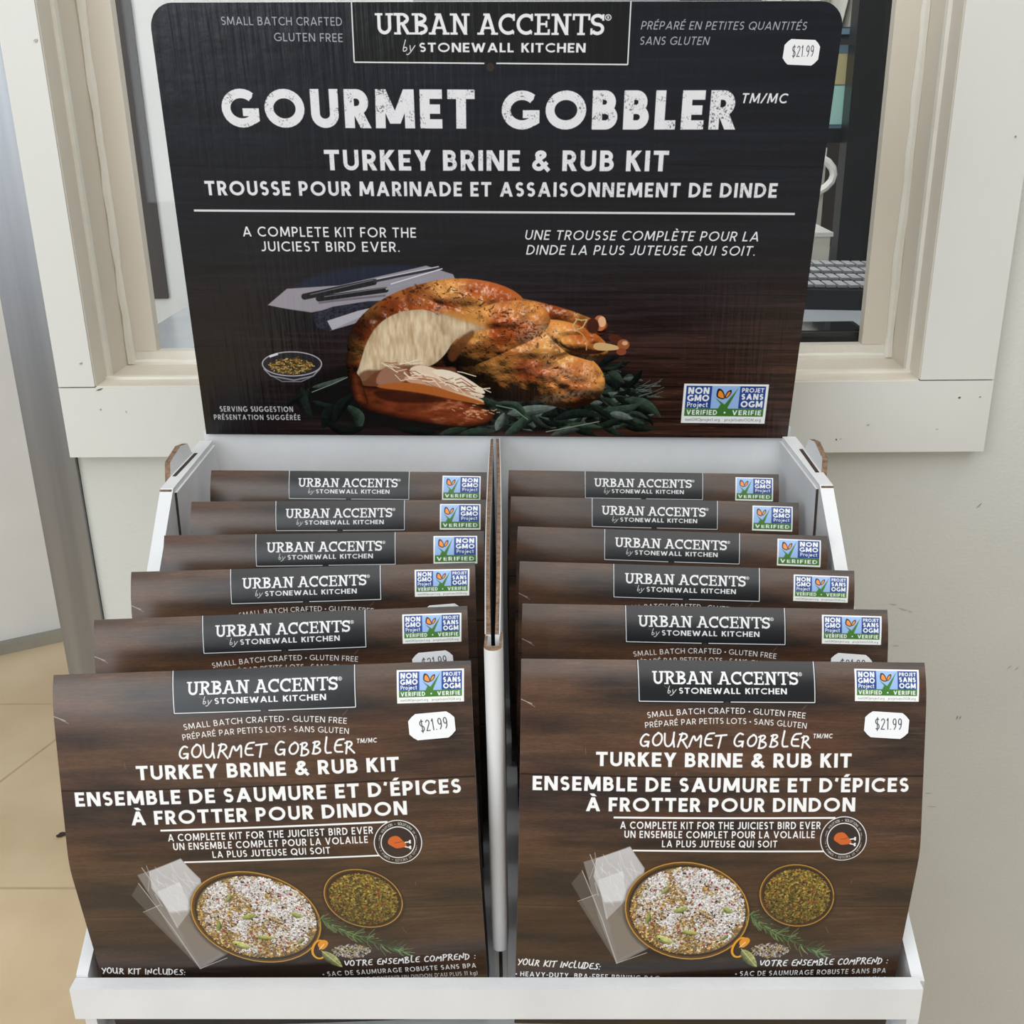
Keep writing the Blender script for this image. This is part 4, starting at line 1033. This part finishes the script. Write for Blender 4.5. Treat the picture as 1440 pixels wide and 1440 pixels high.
# stops that hold the pane
wpart('stop', box_me('stop', WX0, -.425, JY, 1.192, Z - .2642, 2.35, bevel=.002), 'jamb')
wpart('stop', box_me('stop', .344, WX1, JY, 1.192, Z - .2642, 2.35, bevel=.002), 'jamb')
wpart('stop', box_me('stop', WX0, WX1, JY, 1.192, WZ0, Z - .264, bevel=.002), 'caulk')
r_ = np.random.default_rng(4)
def caulk(x, sgn):
    n = 46; pts = [(x + sgn * .0018 * r_.random(), JY - .001, WZ0 + .002 + 1.2 * i / n) for i in range(n + 1)]
    wpart('caulk_bead', tube_me('caulk_bead', pts, [.0035 + .0024 * r_.random() for _ in pts], 7), 'caulk')
caulk(WX0 + .003, 1); caulk(WX1 - .003, -1)
wpart('caulk_bead', tube_me('caulk_bead', [(WX0 + (WX1 - WX0) * i / 40, JY - .001, WZ0 + .002) for i in range(41)], [.003 + .002 * r_.random() for _ in range(41)], 7), 'caulk')
wpart('glass_pane', box_me('glass', -.428, .347, 1.1925, 1.1955, Z - .268, 2.35), 'glass')

# far room on the left
d = Vector((.131, .074, 0)).normalized(); p0 = Vector((-1.475, 2.595, 0)); n = Vector((-d.y, d.x, 0))
def slab_wall(name, a, b, z0, z1, th, m, **k):
    bm = bmesh.new(); A = [p0 + d * a, p0 + d * b, p0 + d * b + n * th, p0 + d * a + n * th]
    prism(bm, [v + Vector((0, 0, z0)) for v in A], [v + Vector((0, 0, z1)) for v in A]); return link(name, finish(bm, name), m, **k)
slab_wall('wall_left', -2.6, 2.2, .0, 3.0, .1, 'far_wall', label='scuffed white wall of the next room', **S)
slab_wall('foot_strip_left', -2.6, 2.2, 0, .028, -.03, 'foot_strip', label='low grey strip along the foot of the far white wall', **S)
link('wall_far', box_me('wall_far', .4, 2.8, 3.4, 3.5, 0, 3.0), 'darkboard', label='dark wall of the room behind the window', **S)

# ---------------------------------------------------------------- things behind the glass
bm = bmesh.new(); Lp = [(-.485, 1.215), (.62, 1.215), (.62, 2.0), (-.15, 2.0), (-.15, 1.497), (-.485, 1.497)]
prism(bm, [(x, y, Z - .30) for x, y in Lp], [(x, y, Z - .27) for x, y in Lp]); wt_me = finish(bm, 'worktop', .002, True)
t = empty('service_counter', (.1, 1.6, 0), label='pale grey countertop behind the window glass', category='counter')
o = link('worktop', wt_me, 'counter', t); o.matrix_parent_inverse = Matrix.Translation((-.1, -1.6, 0))
o = link('base_cabinet', box_me('base_cabinet', -.15, .60, 1.24, 1.98, 0, Z - .30), 'white_metal', t); o.matrix_parent_inverse = Matrix.Translation((-.1, -1.6, 0))
t = empty('tall_cabinet', (-.5, 1.6, 0), label='white cabinet behind the glass left of the header', category='cabinet')
o = link('carcass', box_me('carcass', -.655, -.16, 1.50, 1.9, 0, 2.6, bevel=.002), 'far_wall', t); o.matrix_parent_inverse = Matrix.Translation((.5, -1.6, 0))
o = link('dark_strip', box_me('dark_strip', -.60, -.5145, 1.494, 1.4995, Z - .262, 2.5), 'darkboard', t, label='dark vertical strip'); o.matrix_parent_inverse = Matrix.Translation((.5, -1.6, 0))

bm = bmesh.new(); bmesh.ops.create_icosphere(bm, subdivisions=2, radius=1)
for v in bm.verts: v.co = Vector((v.co.x * .011, v.co.y * .006, v.co.z * .0032)) * (1 + .18 * math.sin(5 * v.co.x + 3 * v.co.y))
o = link('crumb', finish(bm, 'crumb', 0, True), 'slot', label='small dark crumb lying on the tan floor', category='crumb'); o.location = (-.98, 1.811, .003); o.rotation_euler.z = .5
def thing(name, label, cat, loc, **k): return empty(name, loc, label=label, category=cat, **k)
def part(name, parent, me, m, **k):
    o = link(name, me, m, parent, **k); o.matrix_parent_inverse = Matrix.Translation(-parent.location); return o
t = thing('tablet', 'black tablet lying flat inside the glass beside the header foot', 'tablet', (.28, 1.25, Z - .27))
part('body', t, box_me('body', .17, .357, 1.2, 1.262, Z - .2698, Z - .256, bevel=.003), 'black'); bpy.data.objects['body'].location.y += .003
part('screen', t, box_me('screen', .176, .351, 1.211, 1.259, Z - .2558, Z - .2552), 'screen')
t = thing('keyboard', 'black keyboard with grey keys behind the tablet', 'keyboard', (.36, 1.48, Z - .27))
bm = bmesh.new(); prism(bm, [(.27, 1.42, Z - .2698), (.405, 1.40, Z - .2698), (.46, 1.575, Z - .2698), (.33, 1.595, Z - .2698)], [(.27, 1.42, Z - .245), (.405, 1.40, Z - .245), (.46, 1.575, Z - .235), (.33, 1.595, Z - .235)])
part('case', t, finish(bm, 'case', .002, True), 'black')
bm = bmesh.new()
for i in range(9):
    for j in range(4):
        u, v = (i + .5) / 9, (j + .5) / 4
        x = .285 + .055 * v + .125 * u; y = 1.425 + .165 * v - .02 * u; z = Z - .2445 + .0095 * v
        add_box(bm, x - .0055, x + .0055, y - .017, y + .017, z, z + .0035)
part('keys', t, finish(bm, 'keys'), 'keys', kind='stuff')
t = thing('storage_box', 'small cream box on the counter behind the glass right of the header', 'box', (.34, 1.62, Z - .27))
part('box_body', t, box_me('box_body', .30, .408, 1.60, 1.70, Z - .27, Z - .203, bevel=.002), 'cream')
part('lid', t, box_me('lid', .297, .411, 1.597, 1.703, Z - .2028, Z - .197, bevel=.0015), 'white_metal')
t = thing('equipment_rack', 'tall black rack behind the right side of the pane', 'rack', (.5, 1.55, 0))
part('upright', t, box_me('upright', .448, .66, 1.71, 1.75, Z - .27, 2.4, bevel=.003), 'black')
part('shelf', t, box_me('shelf', .30, .66, 1.7505, 1.98, Z - .084, Z - .064, bevel=.002), 'black')
part('upper_shelf', t, box_me('upper_shelf', .30, .66, 1.7505, 1.98, Z + .066, Z + .074, bevel=.002), 'blue')
t = thing('supply_carton', 'blue and mint green carton on the rack shelf behind the glass', 'carton', (.4, 1.75, Z - .062))
part('carton_body', t, box_me('carton_body', .31, .47, 1.76, 1.90, Z - .0635, Z + .052, bevel=.003), 'blue')
part('mint_panel', t, box_me('mint_panel', .313, .467, 1.7588, 1.7598, Z - .058, Z - .004), 'mint', label='mint green panel')
part('note', t, box_me('note', .372, .452, 1.7586, 1.7598, Z - .002, Z + .040), 'tan', label='tan paper note')
bm = bmesh.new(); n = 26; A, B = [], []
for i in range(n + 1):
    x = .32 + .17 * i / n; y = 1.80 + .012 * math.sin(i * 1.3) + .006 * math.sin(i * 2.9)
    A.append((x, y)); 
up = [[bm.verts.new((x + .01 * math.sin(k * 1.7), y + .004 * math.cos(k * 2 + x * 90), Z + .078 + .05 * k)) for x, y in A] for k in range(9)]
dn = [[bm.verts.new((v.co.x, v.co.y + .003, v.co.z)) for v in row] for row in up]
for g, s_ in ((up, 1), (dn, -1)):
    for r0, r1 in zip(g, g[1:]):
        for i in range(n): bm.faces.new((r0[i], r0[i + 1], r1[i + 1], r1[i])[::s_])
link('folded_cloth', finish(bm, 'folded_cloth', 0, True), 'cloth', label='pale folded cloth standing on the upper rack shelf behind the glass', category='cloth')
t = thing('wire_holder', 'white looped wire holder on the counter behind the glass', 'holder', (.36, 1.72, Z - .27))
loop = [(.358 + .078 * math.cos(a), 1.722, Z - .128 + .036 * math.sin(a)) for a in [math.radians(q) for q in range(-90, 271, 15)]]
part('loop', t, tube_me('loop', loop, .006), 'white_metal')
part('stem', t, tube_me('stem', [(.358, 1.722, Z - .27), (.358, 1.722, Z - .16)], .008), 'white_metal')
part('backing', t, box_me('backing', .30, .425, 1.731, 1.737, Z - .27, Z - .09, bevel=.002), 'cloth')

# ---------------------------------------------------------------- display tray
def build_tray(label, dz, dy):
    t = empty('display_tray', (-.04, .75 + dy, Z - .582 + dz), label=label, category='tray')
    W = lambda me, name, m, parent=t, **k: _p(me, name, m, parent, **k)
    def _p(me, name, m, parent, **k):
        o = link(name, me, m, parent, **k)
        if parent is t: o.matrix_parent_inverse = Matrix.Translation((.04, -.75, -(Z - .582)))
        return o
    zt, zb = Z - .300, Z - .582
    # back panel, folded board with brown cut edge
    bm = bmesh.new(); add_box(bm, -.316, .226, .9685, .9745, zb, zt + .0065); W(finish(bm, 'back_panel', .001, True), 'back_panel', 'card')
    W(box_me('tray_base', -.300, .228, .537, .968, zb, zb + .004), 'tray_base', 'card')
    prof = [(.962, zt), (.832, zt), (.775, Z - .345), (.574, Z - .503), (.537, Z - .5225), (.537, zb), (.962, zb)]
    for sgn in (-1, 1):
        xi = (lambda y: -.3065 + .0145 * (.966 - y) / .43) if sgn < 0 else (lambda y: .2175 + .0105 * (.966 - y) / .43)
        th = lambda y: .0120 - .0045 * (.966 - y) / .43
        bm = bmesh.new()
        prism(bm, [(xi(y), y, z) for y, z in prof], [(xi(y) + sgn * th(y), y, z) for y, z in prof])
        side = W(finish(bm, 'side_panel', .0035, True, 3), 'side_panel', 'card')
        bm = bmesh.new()
        q = [(.961, zt - .004), (.833, zt - .004), (.815, zb + .02), (.961, zb + .02)]
        fs = prism(bm, [(xi(y) - sgn * .0002, y, z) for y, z in q], [(xi(y) - sgn * .0022, y, z) for y, z in q], 0)
        fs[3].material_index = 1
        fl_ = link('inner_flap', finish(bm, 'inner_flap'), ['card', 'slot'], side); 
        # locking tab that stands out of a slot in the rolled edge
        bm = bmesh.new(); x0 = xi(.89) + sgn * .0085
        q = [(.925, zt - .006), (.922, zt + .010), (.905, zt + .013), (.872, zt + .009), (.858, zt - .004)]
        A = [(x0 + sgn * .25 * (z - zt + .006), y, z) for y, z in q]; B = [(x0 + sgn * (.0046 + .25 * (z - zt + .006)), y, z) for y, z in q]
        fs = prism(bm, A, B, 0, 1); link('lock_tab', finish(bm, 'lock_tab'), ['card', 'kraft'], side)
        bm = bmesh.new(); xs = sorted((xi(.89) + sgn * .0052, xi(.89) + sgn * .0082)); add_box(bm, xs[0], xs[1], .862, .924, zt - .003, zt + .0004)  # dark strip set into the edge, stands for the shade inside the slot
        link('slot', finish(bm, 'slot'), 'slot', side)
        bm = bmesh.new(); xs = sorted((xi(.832) + sgn * .001, xi(.832) + sgn * .0105)); add_box(bm, xs[0], xs[1], .8295, .8335, zt - .006, zt - .0006)
        link('cut_end', finish(bm, 'cut_end', .0008), 'kraft', side)
    W(box_me('pedestal', -.297, .225, .545, .966, 0, zb - .0005, bevel=.002), 'pedestal', 'card')
    # divider: two walls of board that meet in a rolled white front edge
    xc = lambda y: -.030 - .0145 * (y - .555) / .4
    for sgn in (-1, 1):
        bm = bmesh.new(); n = 16; rows = []
        for i in range(n + 1):
            y = .576 + (.963 - .576) * i / n; f = i / n
            g = .0012 + .0012 * math.sin(math.pi * f) * (1.0 if sgn > 0 else 1.3) + .0003 * math.sin(9 * f + sgn)
            xa = xc(y) + sgn * g; xb = xa + sgn * .0030
            rows.append([bm.verts.new(p) for p in ((xa, y, zb + .004), (xb, y, zb + .004), (xb, y, zt - .0005), (xa, y, zt - .0005))])
        for a, b in zip(rows, rows[1:]):
            for k in range(4):
                f_ = bm.faces.new((a[k], a[(k + 1) % 4], b[(k + 1) % 4], b[k])); f_.material_index = 1 if k == 2 else 0
        bm.faces.new(rows[0]); bm.faces.new(rows[-1][::-1])
        dv = W(finish(bm, 'divider_wall'), 'divider_wall', ['card', 'kraft'])
        # pale paper liner along the fluted edge
        pts = [(xc(.576 + .387 * i / n) + sgn * (.0012 + .0012 * math.sin(math.pi * i / n) * (1.0 if sgn > 0 else 1.3) + .0030), .576 + .387 * i / n, zt) for i in range(n + 1)]
        link('paper_liner', tube_me('paper_liner', pts, .0004, 5), 'card', dv)
    pr = []
    for a in range(0, 181, 20): pr.append((-.030 + .0052 * math.cos(math.radians(a)), .562 - .0052 * math.sin(math.radians(a))))
    pr = pr + [(-.0352, .580), (-.0335, .580), (-.0335, .563), (-.0265, .563), (-.0265, .580), (-.0248, .580)]
    bm = bmesh.new(); prism(bm, [(x, y, Z - .520) for x, y in pr], [(x, y, zt - .001) for x, y in pr], 1, 0)
    W(finish(bm, 'divider_front', 0, True), 'divider_front', ['card', 'kraft'])
    # front lip, folded over
    bm = bmesh.new(); A = [(.5265, Z - .5485), (.5365, Z - .5485), (.5365, Z - .5245), (.5265, Z - .5245)]
    prism(bm, [(-.3000, y, z) for y, z in A], [(.2310, y, z + .0055) for y, z in A])
    W(finish(bm, 'front_lip', .0022, True, 3), 'front_lip', 'card')
    t.location = (-.04, .75 + dy, Z - .582 + dz)
    return t
tray = build_tray('white corrugated display tray holding the twelve kits under the header', 0, 0)
# ---------------------------------------------------------------- header card
HB = Vector((-.3121, .9635, Z - .2942))
ex = Vector((1, 0, -.0147)).normalized(); up = Vector((.0237, -math.sin(.1159), math.cos(.1159))).normalized(); nn = up.cross(ex).normalized()
head = empty('header_card', HB, label='large black glossy header card with roast turkey picture above the tray', category='sign')
HM = Matrix(((ex.x, nn.x, up.x, 0), (ex.y, nn.y, up.y, 0), (ex.z, nn.z, up.z, 0), (0, 0, 0, 1)))
R = .019; W_, H_ = HEAD_W, HEAD_H
out = [(0, 0), (W_, 0)] + [(W_ - R + R * math.cos(a), H_ - R + R * math.sin(a)) for a in np.linspace(0, math.pi / 2, 9)] + [(R + R * math.cos(a), H_ - R + R * math.sin(a)) for a in np.linspace(math.pi / 2, math.pi, 9)]
M['head_print'] = printed('header_print', head_print(), .25, [((26, 1, 1.6), 9, .45, .0012), ((1, 1, 1), 70, .3, .0008)], 0, .42)
bm = bmesh.new(); prism(bm, [(x, 0, z) for x, z in out], [(x, .0035, z) for x, z in out], 1, 1)
bm.faces.ensure_lookup_table(); bm.faces[0].material_index = 0
me = finish(bm, 'face_board'); uvl = me.uv_layers.new(name='UVMap')
for lp in me.loops:
    c = me.vertices[lp.vertex_index].co; uvl.data[lp.index].uv = (c.x / W_, c.z / H_)
me.transform(HM)
link('face_board', me, ['head_print', 'card'], head)

# ---------------------------------------------------------------- price stickers
M['price'] = printed('price_print', sticker_print(), .5, [])
def sticker_me(w_, h_, surf):
    """small wavy-ended label that follows the face it is stuck to"""
    bm = bmesh.new(); n = 12; g = []
    for i in range(n + 1):
        u = i / n; e = min(u, 1 - u) * w_ / .0042
        k = 1.0 if e >= 1 else .5 + .5 * max(0, e) ** .8
        g.append([(u, .5 + k * (v - .5)) for v in np.linspace(0, 1, 5)])
    vt = [[bm.verts.new(surf(u, v, .0005)) for u, v in c] for c in g]
    vb = [[bm.verts.new(surf(u, v, .0002)) for u, v in c] for c in g]
    for i in range(n):
        for j in range(4): bm.faces.new((vt[i][j], vt[i + 1][j], vt[i + 1][j + 1], vt[i][j + 1]))
    for i in range(n):
        bm.faces.new((vb[i][0], vb[i + 1][0], vt[i + 1][0], vt[i][0])); bm.faces.new((vt[i][4], vt[i + 1][4], vb[i + 1][4], vb[i][4]))
    uvd = {}
    for c, q in zip(vt, g):
        for v, p in zip(c, q): uvd[v] = p
    for c, q in zip(vb, g):
        for v, p in zip(c, q): uvd[v] = p
    l = bm.loops.layers.uv.new('UVMap')
    for f in bm.faces:
        for lp in f.loops: lp[l].uv = uvd[lp.vert]
    me = bpy.data.meshes.new('price_sticker'); bm.to_mesh(me); bm.free()
    return me
a = .04
def hs(u, v, o):
    x, z = .0215 * 1.28 * (u - .5), .0135 * 1.36 * (v - .5)
    return (.5055 + x * math.cos(a) + z * math.sin(a), -o, .3265 - x * math.sin(a) + z * math.cos(a))
me = sticker_me(.027, .018, hs); me.transform(HM); link('price_sticker', me, 'price', head, label='white price sticker')

# ---------------------------------------------------------------- the kits
BH = .2475
SS = [0, .003, .007, .012, .018, .026, .036, .06, .085, .103, .108, .113, .118, .124, .15, .18, .21, .235, BOX_S]
def ang(s):
    if s < .028: return math.radians(13.4 + 24 * (1 - s / .028) ** 1.3)
    if s < .104: return math.radians(12.6)
    if s < .124: return math.radians(12.6 - 18.5 * (s - .104) / .02)
    return math.radians(-5.9)
def face_point(s):
    o = dn = 0; q = 0; N = max(1, int(s / .001))
    for i in range(N):
        m = s * (i + .5) / N; o += math.sin(ang(m)) * s / N; dn += math.cos(ang(m)) * s / N
    return o - .0012, dn
FP = [face_point(s) for s in SS]
def wscale(s): return 1.0
BOX_KINK = KINK
def surf_at(s):
    for i in range(len(SS) - 1):
        if s <= SS[i + 1]:
            f = (s - SS[i]) / (SS[i + 1] - SS[i]); return [FP[i][k] * (1 - f) + FP[i + 1][k] * f for k in (0, 1)]
    return FP[-1]
def bulge(u, s): return .0016 * math.sin(math.pi * u) * min(1, s / .04)
def front_me():
    bm = bmesh.new(); NU = 10; l = bm.loops.layers.uv.new('UVMap'); F, Bk, uvd = [], [], {}
    for s, (o, dn) in zip(SS, FP):
        rf, rb = [], []
        for i in range(NU + 1):
            u = i / NU; x = (u - .5) * BOX_W * wscale(s)
            v = bm.verts.new((x, -(o + bulge(u, s)), BH - dn)); uvd[v] = (u, 1 - s / BOX_S); rf.append(v)
            v = bm.verts.new((x, -(o + bulge(u, s)) + .0008, BH - dn - .0003)); uvd[v] = (u, 1 - s / BOX_S); rb.append(v)
        F.append(rf); Bk.append(rb)
    n = len(SS) - 1
    for j in range(n):
        for i in range(NU):
            bm.faces.new((F[j][i], F[j + 1][i], F[j + 1][i + 1], F[j][i + 1])).material_index = 0
            bm.faces.new((Bk[j][i], Bk[j][i + 1], Bk[j + 1][i + 1], Bk[j + 1][i])).material_index = 1
        bm.faces.new((F[j][0], Bk[j][0], Bk[j + 1][0], F[j + 1][0])).material_index = 1
        bm.faces.new((F[j][NU], F[j + 1][NU], Bk[j + 1][NU], Bk[j][NU])).material_index = 1
    for i in range(NU):
        bm.faces.new((F[0][i], F[0][i + 1], Bk[0][i + 1], Bk[0][i])).material_index = 0
    for f in bm.faces:
        f.smooth = True
        for lp in f.loops: lp[l].uv = uvd[lp.vert]
    me = bpy.data.meshes.new('front_panel'); bm.to_mesh(me); bm.free()
    me.set_sharp_from_angle(angle=math.radians(50)); return me
def body_me():
    bm = bmesh.new(); P = [(-(o - .0012), BH - dn - .0008) for (o, dn) in FP[1:]]
    P += [(.026, 0.0), (.014, BH - .113), (.0035, BH - .012), (.001, BH - .0012)]
    ws = [wscale(s) for s in SS[1:]] + [wscale(BOX_S), 1, 1, 1]
    hw = BOX_W / 2 - .0012
    prism(bm, [(-hw * w, y, z) for (y, z), w in zip(P, ws)], [(hw * w, y, z) for (y, z), w in zip(P, ws)])
    return finish(bm, 'carton_body')
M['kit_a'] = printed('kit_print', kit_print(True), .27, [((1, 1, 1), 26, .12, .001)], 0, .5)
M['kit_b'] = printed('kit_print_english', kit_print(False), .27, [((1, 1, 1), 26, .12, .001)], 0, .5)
fa, fb, bd = front_me(), front_me(), body_me()
fa.materials.append(M['kit_a']); fa.materials.append(M['card']); fb.materials.append(M['kit_b']); fb.materials.append(M['card']); bd.materials.append(M['brown'])
def stick(rot, ds):
    def f(u, v, o):
        x, q = .0265 * (u - .5), .0155 * (v - .5)
        X = .0965 + x * math.cos(rot) - q * math.sin(rot); s_ = .0365 + ds - (x * math.sin(rot) + q * math.cos(rot))
        oo, dn = surf_at(s_); un = X / BOX_W + .5
        return (X, -(oo + bulge(un, s_)) - o, BH - dn + o * .25)
    return sticker_me(.0265, .0155, f)
st1, st2 = stick(.05, 0), stick(-.06, .0005)
for m_ in (st1, st2): m_.materials.append(M['price'])

from mathutils import Quaternion
def kit(A, B, tilt, roll, bil, label, group=None, st=None, pose=None, sc=1):
    A = Vector(A); B = Vector(B); e = (B - A).normalized(); nv = e.cross(Vector((0, 0, 1))).normalized()
    if nv.y > 0: nv = -nv
    z = Vector((0, 0, 1)); c, s = math.cos(math.radians(tilt)), math.sin(math.radians(tilt))
    n2 = nv * c + z * s; z2 = z * c - nv * s
    c, s = math.cos(math.radians(roll)), math.sin(math.radians(roll))
    e2 = e * c + z2 * s; z3 = z2 * c - e * s
    C = (A + B) / 2 + Vector((0, 0, Z)) - z3 * BH; y = -n2
    if pose:
        w_ = Vector(pose[3:]); q = Quaternion(w_.normalized(), w_.length).to_matrix()
        e2, y, z3 = q.col[0], q.col[1], q.col[2]; C = Vector(pose[:3]) + Vector((0, 0, Z)) - z3 * BH
    t = empty('kit_carton', (0, 0, 0), label=label, category='carton')
    if group: t['group'] = group
    if sc != 1: C = Vector((0, 0, Z)) + (C - Vector((0, 0, Z))) * sc
    t.matrix_world = Matrix(((e2.x, y.x, z3.x, C.x), (e2.y, y.y, z3.y, C.y), (e2.z, y.z, z3.z, C.z), (0, 0, 0, 1))) @ Matrix.Scale(sc, 4)
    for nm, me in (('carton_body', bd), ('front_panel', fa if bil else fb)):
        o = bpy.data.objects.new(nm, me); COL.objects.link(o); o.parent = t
    if st:
        o = bpy.data.objects.new('price_sticker', st); COL.objects.link(o); o.parent = t; o['label'] = 'white price sticker'
    return t
GL, GR = 'brine and rub kits in the left row', 'brine and rub kits in the right row'
rowsL = [((-.2885, .891, -.305), (-.0485, .881, -.305)), ((-.286, .824, -.309), (-.046, .825, -.309)), ((-.285, .752, -.309), (-.045, .758, -.309)),
         ((-.288, .690, -.311), (-.049, .704, -.311)), ((-.290, .624, -.315), (-.050, .643, -.315)), ((-.2809, .5413, -.309), (-.0417, .5616, -.309))]
rowsR = [((-.032, .936, -.322), (.208, .920, -.322)), ((-.028, .873, -.324), (.211, .854, -.324)), ((-.021, .807, -.325), (.218, .784, -.325)),
         ((-.018, .738, -.325), (.221, .719, -.325)), ((-.015, .663, -.323), (.225, .652, -.323)), ((-.0155, .584, -.3208), (.2244, .5748, -.3208))]
names = ['rearmost', 'second from the back', 'third from the back', 'third from the front', 'second from the front', 'front']
for rows, side, g in ((rowsL, 'left', GL), (rowsR, 'right', GR)):
    for i, (A, B) in enumerate(rows):
        tilt, roll = (.8, 0) if side == 'left' else (2.5, 0)
        pose = None if i < 5 else ((-.1622, .5480, -.3076, -.0041, -.0237, .0266) if side == 'left' else (.1060, .5756, -.3184, -.0768, .0316, .0387))
        if i < 3: lab = 'brown kit carton with the one-language badge, %s in the %s row' % (names[i], side)
        elif i < 5: lab = 'brown kit carton with bilingual badge, %s in the %s row' % (names[i], side)
        else: lab = 'fully visible brown kit carton at the front of the %s row' % side
        kit(A, B, tilt, roll, i >= 3, lab, g, (None if i < 3 else (st1 if side == 'left' else st2)), pose, 1.03 if i == 5 and side == 'left' else 1)
